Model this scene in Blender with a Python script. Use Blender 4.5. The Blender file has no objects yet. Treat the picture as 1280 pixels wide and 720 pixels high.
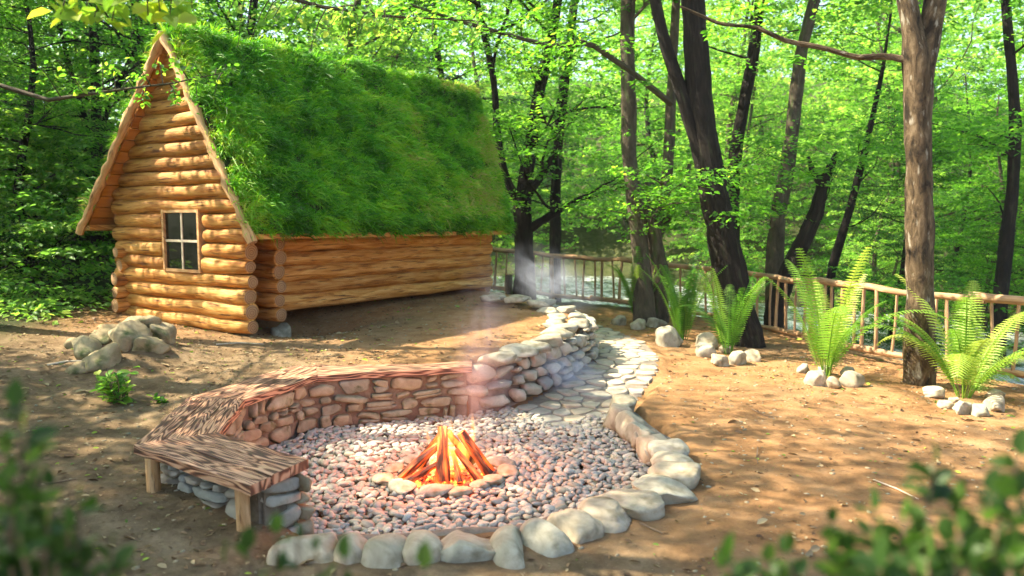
import bpy, bmesh, math, random
import numpy as np
from mathutils import Vector
R = math.radians
rng = np.random.default_rng(7); random.seed(7)
scene = bpy.context.scene
COL = scene.collection

# ------------------------------------------------------------------ camera, world, sun, exposure
CAMZ, FPX, PITCH = 1.65, 960.0, math.atan(90/960.0)
cam = bpy.data.cameras.new('camera'); camo = bpy.data.objects.new('camera', cam); COL.objects.link(camo)
cam.sensor_width = 36; cam.lens = 36*FPX/1280; cam.clip_start = .05; cam.clip_end = 1000
camo.location = (0, 0, CAMZ); camo.rotation_euler = (math.pi/2-PITCH, 0, 0); scene.camera = camo
cam.dof.use_dof = True; cam.dof.focus_distance = 6.5; cam.dof.aperture_fstop = 1.8
w = bpy.data.worlds.new('World'); scene.world = w; w.use_nodes = True
SUNV = Vector((-.80, .08, .88)).normalized()
sky = w.node_tree.nodes.new('ShaderNodeTexSky'); sky.sky_type = 'NISHITA'; sky.sun_disc = False
sky.sun_elevation = math.asin(SUNV.z); sky.sun_rotation = math.atan2(SUNV.x, SUNV.y)
sky.air_density = 1.0; sky.dust_density = 2.5; sky.ozone_density = .6
bg = w.node_tree.nodes['Background']; bg.inputs[1].default_value = .135
w.node_tree.links.new(sky.outputs[0], bg.inputs[0])
sl = bpy.data.lights.new('sun', 'SUN'); sl.energy = 5.0; sl.angle = R(.5); sl.color = (1, .88, .68)
so = bpy.data.objects.new('sun', sl); COL.objects.link(so); so.rotation_euler = SUNV.to_track_quat('Z', 'Y').to_euler()
vs = scene.view_settings; vs.view_transform = 'Standard'; vs.look = 'None'; vs.gamma = 1; vs.use_curve_mapping = False
vs.exposure = 1.9
scene.render.engine = 'CYCLES'; cy = scene.cycles
cy.use_denoising = True; cy.max_bounces = 7; cy.diffuse_bounces = 4; cy.transmission_bounces = 4; cy.glossy_bounces = 2
cy.transparent_max_bounces = 6; cy.volume_bounces = 0; cy.volume_step_rate = 1.0; cy.volume_max_steps = 64
cy.sample_clamp_indirect = 6; cy.use_adaptive_sampling = True; cy.adaptive_threshold = .02
cy.caustics_reflective = False; cy.caustics_refractive = False

# ------------------------------------------------------------------ projection helpers (layout only)
def ray(px, py):
    dx, dy = (px-640)/FPX, -(py-360)/FPX
    c, s = math.cos(PITCH), math.sin(PITCH)
    return Vector((dx, c+dy*s, -s+dy*c))
def P(px, py, z=0.0):
    d = ray(px, py); return Vector((0, 0, CAMZ)) + d*((z-CAMZ)/d.z)
def D(px, py, Y):
    d = ray(px, py); return Vector((0, 0, CAMZ)) + d*(Y/d.y)

# ------------------------------------------------------------------ numeric helpers
def vnoise(x, y, seed=0):
    x = np.asarray(x, float); y = np.asarray(y, float)
    xi, yi = np.floor(x).astype(int), np.floor(y).astype(int)
    fx, fy = x-xi, y-yi; fx = fx*fx*(3-2*fx); fy = fy*fy*(3-2*fy)
    def h(a, b):
        n = (a*374761393 + b*668265263 + seed*974634777) & 0xffffffff
        n = ((n ^ (n >> 13))*1274126177) & 0xffffffff
        return ((n ^ (n >> 16)) & 0xffff)/65535.0
    return (h(xi, yi)*(1-fx)+h(xi+1, yi)*fx)*(1-fy)+(h(xi, yi+1)*(1-fx)+h(xi+1, yi+1)*fx)*fy
def fbm(x, y, seed=0, o=4):
    t, a, s = 0, .5, 1
    for k in range(o): t = t+a*(vnoise(np.asarray(x)*s, np.asarray(y)*s, seed+k)-.5); a *= .5; s *= 2.1
    return t
def sstep(a, b, x):
    t = np.clip((x-a)/(b-a), 0, 1); return t*t*(3-2*t)
def inpoly(x, y, poly):
    x = np.asarray(x, float); y = np.asarray(y, float); ins = np.zeros(x.shape, bool); n = len(poly)
    for i in range(n):
        x0, y0 = poly[i]; x1, y1 = poly[(i+1) % n]
        if y0 == y1: continue
        ins ^= ((y0 > y) != (y1 > y)) & (x < (x1-x0)*(y-y0)/(y1-y0)+x0)
    return ins
def segdist(x, y, poly, closed=False):
    x = np.asarray(x, float); y = np.asarray(y, float); d = np.full(x.shape, 1e9)
    n = len(poly)
    for i in range(n if closed else n-1):
        ax, ay = poly[i]; bx, by = poly[(i+1) % n]; vx, vy = bx-ax, by-ay
        t = np.clip(((x-ax)*vx+(y-ay)*vy)/(vx*vx+vy*vy+1e-9), 0, 1)
        d = np.minimum(d, np.hypot(x-ax-t*vx, y-ay-t*vy))
    return d
def sdpoly(x, y, poly):
    d = segdist(x, y, poly, True); return np.where(inpoly(x, y, poly), -d, d)

# ------------------------------------------------------------------ materials
def M(name):
    m = bpy.data.materials.new(name); m.use_nodes = True
    return m, m.node_tree.nodes, m.node_tree.links, m.node_tree.nodes['Principled BSDF']
def node(ns, t, **k):
    n = ns.new(t)
    for a, b in k.items(): setattr(n, a, b)
    return n
def ramp(ns, stops):
    r = ns.new('ShaderNodeValToRGB'); e = r.color_ramp.elements
    while len(e) < len(stops): e.new(.5)
    for i, (p, c) in enumerate(stops): e[i].position = p; e[i].color = (*c, 1)
    return r
def coords(ns, ls, coord, stretch):
    tc = ns.new('ShaderNodeTexCoord'); mp = ns.new('ShaderNodeMapping'); mp.inputs['Scale'].default_value = stretch
    ls.new(tc.outputs[coord], mp.inputs[0]); return mp.outputs[0]
def rndval(ns, ls, rnd):
    if rnd == 'obj': return ns.new('ShaderNodeObjectInfo').outputs['Random']
    a = ns.new('ShaderNodeAttribute'); a.attribute_name = 'rnd'; return a.outputs['Fac']
def nmat(name, stops, scale=5, detail=6, rough=.9, bump=.4, bscale=None, bdist=.01, coord='Object', stretch=(1, 1, 1),
         rnd=None, rstops=None, dist=0.0, second=None, cracks=None):
    """noise-coloured surface; rnd multiplies by a per-piece tint; second=(scale, lo, hi, colour) overlays blotches"""
    m, ns, ls, b = M(name); v = coords(ns, ls, coord, stretch)
    n = node(ns, 'ShaderNodeTexNoise'); n.inputs['Scale'].default_value = scale; n.inputs['Detail'].default_value = detail
    n.inputs['Distortion'].default_value = dist; n.inputs['Roughness'].default_value = .65
    ls.new(v, n.inputs['Vector']); r = ramp(ns, stops); ls.new(n.outputs['Fac'], r.inputs[0]); out = r.outputs[0]
    if second:
        n2 = node(ns, 'ShaderNodeTexNoise'); n2.inputs['Scale'].default_value = second[0]; n2.inputs['Detail'].default_value = 5
        ls.new(v, n2.inputs['Vector'])
        mr = ns.new('ShaderNodeMapRange'); mr.inputs[1].default_value = second[1]; mr.inputs[2].default_value = second[2]
        ls.new(n2.outputs['Fac'], mr.inputs[0])
        mx = node(ns, 'ShaderNodeMix', data_type='RGBA'); ls.new(mr.outputs[0], mx.inputs[0]); ls.new(out, mx.inputs[6])
        mx.inputs[7].default_value = (*second[3], 1); out = mx.outputs[2]
    if cracks:
        v2 = coords(ns, ls, coord, cracks[0]); n3 = node(ns, 'ShaderNodeTexNoise'); n3.inputs['Scale'].default_value = 2; n3.inputs['Detail'].default_value = 4; ls.new(v2, n3.inputs['Vector'])
        mr3 = ns.new('ShaderNodeMapRange'); mr3.inputs[1].default_value = cracks[1]; mr3.inputs[2].default_value = cracks[2]; ls.new(n3.outputs['Fac'], mr3.inputs[0])
        mx = node(ns, 'ShaderNodeMix', data_type='RGBA'); ls.new(mr3.outputs[0], mx.inputs[0]); ls.new(out, mx.inputs[6]); mx.inputs[7].default_value = (*cracks[3], 1); out = mx.outputs[2]
    if rnd:
        rr = ramp(ns, rstops); ls.new(rndval(ns, ls, rnd), rr.inputs[0]); rr.color_ramp.interpolation = 'LINEAR'
        mx = node(ns, 'ShaderNodeMix', data_type='RGBA', blend_type='MULTIPLY'); mx.inputs[0].default_value = 1
        ls.new(out, mx.inputs[6]); ls.new(rr.outputs[0], mx.inputs[7]); out = mx.outputs[2]
    ls.new(out, b.inputs['Base Color']); b.inputs['Roughness'].default_value = rough
    b.inputs['Specular IOR Level'].default_value = .3
    if bump:
        bn = node(ns, 'ShaderNodeTexNoise'); bn.inputs['Scale'].default_value = bscale or scale*3; bn.inputs['Detail'].default_value = 8
        bn.inputs['Roughness'].default_value = .7
        ls.new(v, bn.inputs['Vector']); bp = ns.new('ShaderNodeBump'); bp.inputs['Strength'].default_value = bump
        bp.inputs['Distance'].default_value = bdist; ls.new(bn.outputs['Fac'], bp.inputs['Height']); ls.new(bp.outputs[0], b.inputs['Normal'])
    return m
def leafmat(name, stops, trans, tmix=.45, rough=.5):
    m, ns, ls, b = M(name)
    rr = ramp(ns, stops); ls.new(rndval(ns, ls, 'attr'), rr.inputs[0])
    ls.new(rr.outputs[0], b.inputs['Base Color']); b.inputs['Roughness'].default_value = rough
    b.inputs['Specular IOR Level'].default_value = .35
    mx = node(ns, 'ShaderNodeMix', data_type='RGBA', blend_type='MULTIPLY'); mx.inputs[0].default_value = 1
    ls.new(rr.outputs[0], mx.inputs[6]); mx.inputs[7].default_value = (*trans, 1)
    t = ns.new('ShaderNodeBsdfTranslucent'); ls.new(mx.outputs[2], t.inputs[0])
    ms = ns.new('ShaderNodeMixShader'); ms.inputs[0].default_value = tmix
    ls.new(b.outputs[0], ms.inputs[1]); ls.new(t.outputs[0], ms.inputs[2])
    ls.new(ms.outputs[0], ns['Material Output'].inputs[0]); return m
G = {}
def leafset():
    G['leaf'] = leafmat('leaf_green', [(0, (.03, .10, .012)), (.4, (.06, .18, .018)), (.75, (.12, .29, .03)), (1, (.28, .42, .05))], (2.5, 2.5, 1.4), .55)
    G['leaf_pale'] = leafmat('leaf_sunny_green', [(0, (.06, .18, .03)), (.5, (.15, .34, .05)), (.85, (.30, .48, .08)), (1, (.48, .56, .12))], (1.9, 1.8, 1.2), .55)  # sunlit look of the wood put into a paler, yellower leaf colour
    G['leaf_deep'] = leafmat('leaf_deep_green', [(0, (.012, .05, .01)), (.6, (.025, .095, .015)), (1, (.07, .18, .02))], (2.2, 2.3, 1.2), .45)
    G['leaf_yellow'] = leafmat('leaf_young_yellow', [(0, (.10, .26, .03)), (.5, (.26, .42, .04)), (1, (.50, .55, .06))], (1.6, 1.6, 1), .5)
    G['fern'] = leafmat('fern_green', [(0, (.035, .13, .02)), (.5, (.08, .22, .025)), (1, (.2, .34, .05))], (2.2, 2.1, 1.2), .45)
    G['fern_light'] = leafmat('fern_light_green', [(0, (.10, .25, .03)), (.5, (.20, .37, .045)), (1, (.40, .48, .09))], (1.6, 1.6, 1), .4)
    G['grass'] = leafmat('grass_blade', [(0, (.025, .12, .008)), (.25, (.07, .28, .016)), (.5, (.18, .44, .025)), (.75, (.34, .52, .04)), (.92, (.38, .40, .08)), (1, (.5, .40, .18))], (2, 2, 1), .35, .5)
leafset()
G['pine'] = nmat('peeled_log', [(.28, (.17, .055, .010)), (.43, (.50, .20, .035)), (.60, (.68, .36, .10)), (.8, (.78, .54, .24))], 3.2, 8, .72, .6, 9, .014,
                 'UV', (.55, 5, 1), 'attr', [(0, (.66, .62, .55)), (.5, (1, 1, 1)), (1, (1.0, 1.08, 1.15))], 1.2, (5, .58, .68, (.20, .075, .02)), ((1.3, 30, 1), .61, .66, (.10, .038, .012)))
G['pine_pale'] = nmat('pale_stripped_wood', [(.3, (.42, .2, .07)), (.6, (.68, .42, .2)), (.8, (.78, .56, .34))], 4, 8, .7, .6, 14, .015, 'UV', (1, 6, 1), None, None, 1.0, (6, .58, .7, (.2, .1, .05)))
G['plank_soffit'] = nmat('soffit_board', [(.3, (.36, .13, .02)), (.7, (.55, .24, .04))], 3, 6, .6, .3, 9, .006, 'UV', (1, 7, 1), 'attr', [(0, (.75, .7, .65)), (1, (1, 1, 1))])
def endgrain():
    m, ns, ls, b = M('log_end_grain'); v = coords(ns, ls, 'UV', (1, 1, 1))
    wv = node(ns, 'ShaderNodeTexWave', wave_type='RINGS', rings_direction='Z'); wv.inputs['Scale'].default_value = 14; wv.inputs['Distortion'].default_value = 1.5
    ls.new(v, wv.inputs['Vector']); r = ramp(ns, [(0, (.22, .11, .045)), (1, (.42, .25, .12))]); ls.new(wv.outputs['Fac'], r.inputs[0])
    ls.new(r.outputs[0], b.inputs['Base Color']); b.inputs['Roughness'].default_value = .8; return m
G['end'] = endgrain()
def burntwood():
    m, ns, ls, b = M('scorched_plank'); v = coords(ns, ls, 'UV', (.38, 4.2, 1))
    n = node(ns, 'ShaderNodeTexNoise'); n.inputs['Scale'].default_value = 3.0; n.inputs['Detail'].default_value = 2.2; n.inputs['Distortion'].default_value = .15
    ls.new(v, n.inputs['Vector'])
    mt = node(ns, 'ShaderNodeMath', operation='MULTIPLY'); mt.inputs[1].default_value = 72; ls.new(n.outputs['Fac'], mt.inputs[0])
    sn = node(ns, 'ShaderNodeMath', operation='SINE'); ls.new(mt.outputs[0], sn.inputs[0])
    r = ramp(ns, [(.2, (.035, .014, .009)), (.38, (.15, .06, .03)), (.52, (.36, .17, .09)), (.72, (.56, .32, .19))])
    mr = ns.new('ShaderNodeMapRange'); mr.inputs[1].default_value = -1; mr.inputs[2].default_value = 1; ls.new(sn.outputs[0], mr.inputs[0])
    n2 = node(ns, 'ShaderNodeTexNoise'); n2.inputs['Scale'].default_value = 2.2; n2.inputs['Detail'].default_value = 6; ls.new(v, n2.inputs['Vector'])
    mx = node(ns, 'ShaderNodeMix', data_type='FLOAT'); mx.inputs[0].default_value = .48; ls.new(mr.outputs[0], mx.inputs[2]); ls.new(n2.outputs['Fac'], mx.inputs[3])
    ls.new(mx.outputs[0], r.inputs[0]); ls.new(r.outputs[0], b.inputs['Base Color']); b.inputs['Roughness'].default_value = .6
    bp = ns.new('ShaderNodeBump'); bp.inputs['Strength'].default_value = .5; bp.inputs['Distance'].default_value = .006
    ls.new(mx.outputs[0], bp.inputs['Height']); ls.new(bp.outputs[0], b.inputs['Normal']); return m
G['burnt'] = burntwood()
G['fence'] = nmat('peeled_branch', [(.3, (.20, .105, .05)), (.55, (.44, .265, .14)), (.8, (.60, .42, .25))], 3, 7, .7, .5, 10, .008, 'UV', (1, 6, 1), None, None, .8)
G['bark_dark'] = nmat('dark_furrowed_bark', [(.3, (.006, .005, .004)), (.55, (.018, .013, .010)), (.8, (.065, .048, .034))], 3, 8, .95, 1, 7, .06, 'UV', (.8, 5, 1), None, None, .8, (3, .6, .75, (.05, .06, .03)))
G['bark_brown'] = nmat('brown_bark_with_lichen', [(.36, (.02, .014, .008)), (.52, (.11, .075, .040)), (.75, (.28, .21, .13))], 4, 10, .95, 1, 9, .05, 'UV', (1, 3.5, 1), None, None, .6, (5, .6, .68, (.34, .31, .24)))
G['bark_grey'] = nmat('mossy_grey_bark', [(.3, (.035, .028, .02)), (.55, (.10, .08, .055)), (.8, (.22, .18, .13))], 3, 8, .95, 1, 8, .03, 'UV', (1, 3.5, 1), None, None, .6, (3, .55, .7, (.06, .09, .03)))
TINT = [(0, (.62, .66, .70)), (.25, (.95, .93, .86)), (.5, (.78, .74, .66)), (.75, (1.0, .90, .80)), (1, (.70, .76, .74))]
G['rim'] = nmat('weathered_river_stone', [(.3, (.29, .26, .19)), (.55, (.48, .44, .35)), (.8, (.62, .57, .48))], 6, 9, .85, .5, 22, .012, 'Object', (1, 1, 1), 'obj', TINT, .6, (7, .54, .70, (.20, .17, .10)))
G['wallstone'] = nmat('wall_stone', [(.3, (.24, .20, .13)), (.55, (.40, .35, .24)), (.8, (.54, .49, .38))], 7, 9, .85, .6, 26, .012, 'Object', (1, 1, 1), 'attr', TINT, .6, (8, .60, .72, (.16, .15, .07)))
G['palestone'] = nmat('pale_wall_stone', [(.3, (.34, .31, .26)), (.55, (.50, .47, .40)), (.8, (.64, .60, .53))], 7, 9, .85, .6, 26, .012, 'Object', (1, 1, 1), 'attr', TINT, .6, (8, .60, .74, (.22, .22, .15)))
G['mortar'] = nmat('earthen_mortar', [(.3, (.12, .095, .065)), (.7, (.27, .22, .155))], 14, 8, .95, .8, 50, .01)
G['mortar_grey'] = nmat('grey_mortar', [(.3, (.13, .105, .08)), (.7, (.27, .23, .18))], 14, 8, .95, .8, 50, .01)
G['flag'] = nmat('flagstone', [(.3, (.36, .31, .24)), (.55, (.50, .44, .35)), (.8, (.62, .56, .46))], 5, 8, .85, .5, 24, .008, 'Object', (1, 1, 1), 'attr', TINT, .5)
PT = [(0, (.42, .46, .50)), (.15, (1, .96, .9)), (.3, (.70, .62, .56)), (.45, (.86, .80, .72)), (.6, (.52, .55, .56)), (.75, (1.0, .86, .76)), (.9, (.62, .60, .50)), (1, (.88, .90, .92))]
PS = [(.3, (.38, .365, .32)), (.7, (.60, .575, .51))]
G['pebble'] = nmat('river_pebble', PS, 20, 6, .75, .3, 60, .004, 'Object', (1, 1, 1), 'obj', PT)
G['pebble_mass'] = nmat('river_pebble_bed', PS, 20, 6, .75, .3, 60, .004, 'Object', (1, 1, 1), 'attr', PT)
G['moss_rock'] = nmat('mossy_boulder', [(.3, (.20, .16, .09)), (.55, (.42, .35, .22)), (.8, (.60, .52, .37))], 5, 9, .9, .7, 18, .02, 'Object', (1, 1, 1), 'obj', TINT, .5, (4, .56, .68, (.07, .10, .03)))
G['twig'] = nmat('twig', [(.3, (.10, .06, .035)), (.7, (.26, .18, .11))], 8)
G['twig_pale'] = nmat('bare_pale_twig', [(.3, (.42, .34, .24)), (.7, (.62, .54, .42))], 8)

def groundmat():
    m, ns, ls, b = M('soil'); tc = ns.new('ShaderNodeTexCoord'); ob = tc.outputs['Object']
    def nz(s, d=8, r=.65, dist=0):
        n = ns.new('ShaderNodeTexNoise'); n.inputs['Scale'].default_value = s; n.inputs['Detail'].default_value = d
        n.inputs['Roughness'].default_value = r; n.inputs['Distortion'].default_value = dist; ls.new(ob, n.inputs['Vector']); return n.outputs['Fac']
    def mix(f, a, c, mode='MIX'):
        x = node(ns, 'ShaderNodeMix', data_type='RGBA', blend_type=mode)
        for s, i in ((f, 0), (a, 6), (c, 7)):
            if isinstance(s, (tuple, float, int)): x.inputs[i].default_value = (*s, 1) if isinstance(s, tuple) else s
            else: ls.new(s, x.inputs[i])
        return x.outputs[2]
    def mr(v, a, c):
        x = ns.new('ShaderNodeMapRange'); x.inputs[1].default_value = a; x.inputs[2].default_value = c; ls.new(v, x.inputs[0]); return x.outputs[0]
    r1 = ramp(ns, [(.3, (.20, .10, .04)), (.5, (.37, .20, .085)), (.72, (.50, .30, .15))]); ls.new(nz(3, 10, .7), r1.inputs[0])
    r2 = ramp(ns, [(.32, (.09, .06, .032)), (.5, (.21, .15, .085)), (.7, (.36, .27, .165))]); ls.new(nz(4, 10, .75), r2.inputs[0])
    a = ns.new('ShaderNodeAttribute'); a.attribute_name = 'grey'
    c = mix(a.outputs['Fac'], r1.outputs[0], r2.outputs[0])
    c = mix(mr(nz(26, 5, .8), .60, .70), c, (.10, .065, .035))
    c = mix(mr(nz(60, 3, .7), .66, .72), c, (.46, .36, .24))
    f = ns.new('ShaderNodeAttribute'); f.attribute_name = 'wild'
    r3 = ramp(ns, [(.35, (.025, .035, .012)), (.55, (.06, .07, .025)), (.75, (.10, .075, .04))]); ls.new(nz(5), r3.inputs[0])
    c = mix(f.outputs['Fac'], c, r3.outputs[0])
    ls.new(c, b.inputs['Base Color']); b.inputs['Roughness'].default_value = .95; b.inputs['Specular IOR Level'].default_value = .15
    bp = ns.new('ShaderNodeBump'); bp.inputs['Strength'].default_value = .9; bp.inputs['Distance'].default_value = .05; ls.new(nz(14, 12, .8), bp.inputs['Height'])
    ls.new(bp.outputs[0], b.inputs['Normal']); return m
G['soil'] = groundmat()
def watermat():
    m, ns, ls, b = M('rushing_water'); v = coords(ns, ls, 'Object', (1, .45, 1))
    n = ns.new('ShaderNodeTexNoise'); n.inputs['Scale'].default_value = 2.6; n.inputs['Detail'].default_value = 9; n.inputs['Roughness'].default_value = .7; n.inputs['Distortion'].default_value = 1.2
    ls.new(v, n.inputs['Vector']); r = ramp(ns, [(.42, (.06, .075, .055)), (.50, (.36, .42, .42)), (.58, (.88, .9, .92))]); ls.new(n.outputs['Fac'], r.inputs[0])
    ls.new(r.outputs[0], b.inputs['Base Color']); b.inputs['Roughness'].default_value = .15
    bp = ns.new('ShaderNodeBump'); bp.inputs['Strength'].default_value = 1; bp.inputs['Distance'].default_value = .08; ls.new(n.outputs['Fac'], bp.inputs['Height'])
    ls.new(bp.outputs[0], b.inputs['Normal']); return m
G['water'] = watermat()

# ------------------------------------------------------------------ object helpers
def tag(o, label=None, cat=None, group=None, kind=None):
    if label: o['label'] = label
    if cat: o['category'] = cat
    if group: o['group'] = group
    if kind: o['kind'] = kind
    return o
def empty(name, loc, label, cat, group=None):
    o = bpy.data.objects.new(name, None); COL.objects.link(o); o.location = loc; o.empty_display_size = .1
    return tag(o, label, cat, group)
def link(name, me, parent=None, loc=None):
    o = bpy.data.objects.new(name, me); COL.objects.link(o)
    if parent is not None:
        o.parent = parent; o.location = -Vector(parent.location) if parent.parent is None else (0, 0, 0)
    if loc is not None: o.location = loc
    return o
def npmesh(name, V, F, mats, rnd=None, smooth=True, uv=None, fm=None, extra=None):
    """V (n,3); F (m,k) array, or a list of such arrays"""
    me = bpy.data.meshes.new(name); V = np.asarray(V, np.float32)
    Fs = F if isinstance(F, list) else [F]; Fs = [np.asarray(f, np.int32) for f in Fs if len(f)]
    me.vertices.add(len(V)); me.vertices.foreach_set('co', V.ravel())
    loops = np.concatenate([f.ravel() for f in Fs]); tot = np.concatenate([np.full(len(f), f.shape[1], np.int32) for f in Fs])
    st = np.concatenate([[0], np.cumsum(tot)[:-1]]).astype(np.int32)
    me.loops.add(len(loops)); me.loops.foreach_set('vertex_index', loops)
    me.polygons.add(len(tot)); me.polygons.foreach_set('loop_start', st); me.polygons.foreach_set('loop_total', tot)
    me.polygons.foreach_set('use_smooth', np.full(len(tot), smooth))
    for m in (mats if isinstance(mats, (list, tuple)) else [mats]): me.materials.append(m)
    if fm is not None: me.polygons.foreach_set('material_index', np.asarray(fm, np.int32))
    if rnd is not None:
        a = me.attributes.new('rnd', 'FLOAT', 'POINT'); a.data.foreach_set('value', np.asarray(rnd, np.float32))
    for k, vals in (extra or {}).items():
        a = me.attributes.new(k, 'FLOAT', 'POINT'); a.data.foreach_set('value', np.asarray(vals, np.float32))
    if uv is not None:
        l = me.uv_layers.new(name='UVMap'); l.data.foreach_set('uv', np.asarray(uv, np.float32).ravel())
    me.update(calc_edges=True); me.validate(); return me
class MB:
    def __init__(s): s.v = []; s.f = []; s.m = []; s.uv = []; s.r = []
    def add(s, V, F, UV=None, mi=0, r=None):
        b = len(s.v); r = random.random() if r is None else r
        s.v += [tuple(p) for p in V]; s.r += [r]*len(V)
        for i, f in enumerate(F):
            s.f.append([b+j for j in f]); s.m.append(mi[i] if isinstance(mi, list) else mi)
            s.uv += UV[i] if UV else [(V[j][0], V[j][1]) for j in f]
    def tube(s, pts, rad, n=10, cap=True, wob=0.0, mi=0, capmi=None, r=None, taperend=False):
        pts = [Vector(p) for p in pts]; k = len(pts)
        if not isinstance(rad, (list, tuple)): rad = [rad]*k
        ref = Vector((0, 0, 1)); t0 = (pts[1]-pts[0]).normalized()
        if abs(t0.z) > .9: ref = Vector((1, 0, 0))
        V = []; F = []; UV = []; cum = 0; o1, o2 = random.random()*20, random.random()*20; ph = random.random()*9
        L = [0]
        for i in range(1, k): L.append(L[-1]+(pts[i]-pts[i-1]).length)
        for i in range(k):
            t = (pts[min(i+1, k-1)]-pts[max(i-1, 0)]).normalized(); a = (ref-t*ref.dot(t)).normalized(); c = t.cross(a); ref = a
            for j in range(n):
                th = 2*math.pi*j/n
                rr = rad[i]*(1+wob*(math.sin(th*2+ph+i*.7)+.7*math.sin(th*3+i*1.3+ph*2)+.6*math.sin(i*2.1+ph)))
                V.append(pts[i]+a*(rr*math.cos(th))+c*(rr*math.sin(th)))
        rm = sum(rad)/k
        for i in range(k-1):
            for j in range(n):
                j2 = (j+1) % n; F.append([i*n+j, i*n+j2, (i+1)*n+j2, (i+1)*n+j])
                v0, v1 = j/n*6.28*rm+o2, (j+1)/n*6.28*rm+o2
                UV.append([(L[i]+o1, v0), (L[i]+o1, v1), (L[i+1]+o1, v1), (L[i+1]+o1, v0)])
        ms = [mi]*len(F)
        if cap:
            for e in (0, k-1):
                fc = list(range(e*n, e*n+n)); fc = fc[::-1] if e == 0 else fc; F.append(fc)
                UV.append([(rad[e]*math.cos(2*math.pi*j/n)+.01, rad[e]*math.sin(2*math.pi*j/n)) for j in range(n)]); ms.append(mi if capmi is None else capmi)
        s.add(V, F, UV, ms, r)
    def box(s, c0, ax, ay, az, mi=0, r=None, bev=0):
        """c0 = corner, three edge vectors; uv runs along ax"""
        c0, ax, ay, az = map(Vector, (c0, ax, ay, az))
        V = [c0+ax*i+ay*j+az*k for k in (0, 1) for j in (0, 1) for i in (0, 1)]
        F = [[0, 2, 3, 1], [4, 5, 7, 6], [0, 1, 5, 4], [2, 6, 7, 3], [0, 4, 6, 2], [1, 3, 7, 5]]
        la, lb, lc = ax.length, ay.length, az.length; o = random.random()*10
        def q(j): i0, j0, k0 = j & 1, j >> 1 & 1, j >> 2 & 1; return i0*la+o, j0*lb+k0*lc+o
        s.add(V, F, [[q(j) for j in f] for f in F], mi, r)
    def prism(s, bottom, top, mi=0, r=None, uvf=None):
        n = len(bottom); V = list(bottom)+list(top); F = [list(range(n))[::-1], list(range(n, 2*n))]+[[i, (i+1) % n, n+(i+1) % n, n+i] for i in range(n)]
        uvf = uvf or (lambda p: (p[0], p[1]))
        UV = [[uvf(V[j]) if f is F[0] or f is F[1] else (uvf(V[j])[0], uvf(V[j])[1]+V[j][2]) for j in f] for f in F]
        s.add(V, F, UV, mi, r)
    def mesh(s, name, mats, smooth=True):
        me = bpy.data.meshes.new(name); me.from_pydata(s.v, [], s.f)
        for m in (mats if isinstance(mats, (list, tuple)) else [mats]): me.materials.append(m)
        me.polygons.foreach_set('material_index', s.m); me.polygons.foreach_set('use_smooth', [smooth]*len(s.f))
        l = me.uv_layers.new(name='UVMap'); l.data.foreach_set('uv', np.array(s.uv, np.float32).ravel())
        a = me.attributes.new('rnd', 'FLOAT', 'POINT'); a.data.foreach_set('value', s.r); me.update()
        if smooth: me.set_sharp_from_angle(angle=R(50))
        return me
    def build(s, name, mats, parent=None, smooth=True): return link(name, s.mesh(name, mats, smooth), parent)

_ico = {}
def ico(sub):
    if sub not in _ico:
        b = bmesh.new(); bmesh.ops.create_icosphere(b, subdivisions=sub, radius=1)
        _ico[sub] = (np.array([v.co[:] for v in b.verts]), np.array([[v.index for v in f.verts] for f in b.faces])); b.free()
    return _ico[sub]
def stone(dims, sub=3, blocky=.55, facets=7, rough=.04, g=None):
    """rounded irregular stone, half-extents dims"""
    g = g or rng; V, F = ico(sub); V = V.copy()
    V = np.sign(V)*np.abs(V)**(1-blocky*.55); 
    for k in range(facets):
        n = g.normal(size=3); n /= np.linalg.norm(n); d = g.uniform(.62, .92)
        e = np.maximum(0, V@n-d); V -= np.outer(e*.88, n)
    for k in range(5):
        n = g.normal(size=3)*g.uniform(1.2, 4.5); V *= (1+rough*np.sin(V@n+g.uniform(0, 6)))[:, None]
    V += np.sin(V[:, [1, 2, 0]]*g.uniform(1, 2.5, 3)+g.uniform(0, 6, 3))*.06
    V /= np.abs(V).max(0)
    return V*np.asarray(dims), F
def rotm(rx, ry, rz):
    cx, sx, cy_, sy, cz, sz = math.cos(rx), math.sin(rx), math.cos(ry), math.sin(ry), math.cos(rz), math.sin(rz)
    return np.array([[cz, -sz, 0], [sz, cz, 0], [0, 0, 1]])@np.array([[cy_, 0, sy], [0, 1, 0], [-sy, 0, cy_]])@np.array([[1, 0, 0], [0, cx, -sx], [0, sx, cx]])
def stone_obj(name, loc, dims, rot, mat, sub=3, parent=None, **k):
    V, F = stone(dims, sub, **k); V = V@rotm(*rot).T
    me = npmesh(name, V, F, mat); o = bpy.data.objects.new(name, me); COL.objects.link(o); o.location = loc
    if parent is not None: o.parent = parent; o.location = Vector(loc)-Vector(parent.location)
    return o
class NB:
    """numpy accumulator with triangle faces and a per-piece random value"""
    def __init__(s): s.V = []; s.F = []; s.R = []; s.n = 0
    def add(s, V, F, r=None):
        s.V.append(V); s.F.append(F+s.n); s.R.append(np.full(len(V), rng.random() if r is None else r)); s.n += len(V)
    def build(s, name, mat, parent=None, smooth=True):
        return link(name, npmesh(name, np.concatenate(s.V), np.concatenate(s.F), mat, np.concatenate(s.R), smooth), parent)

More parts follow.
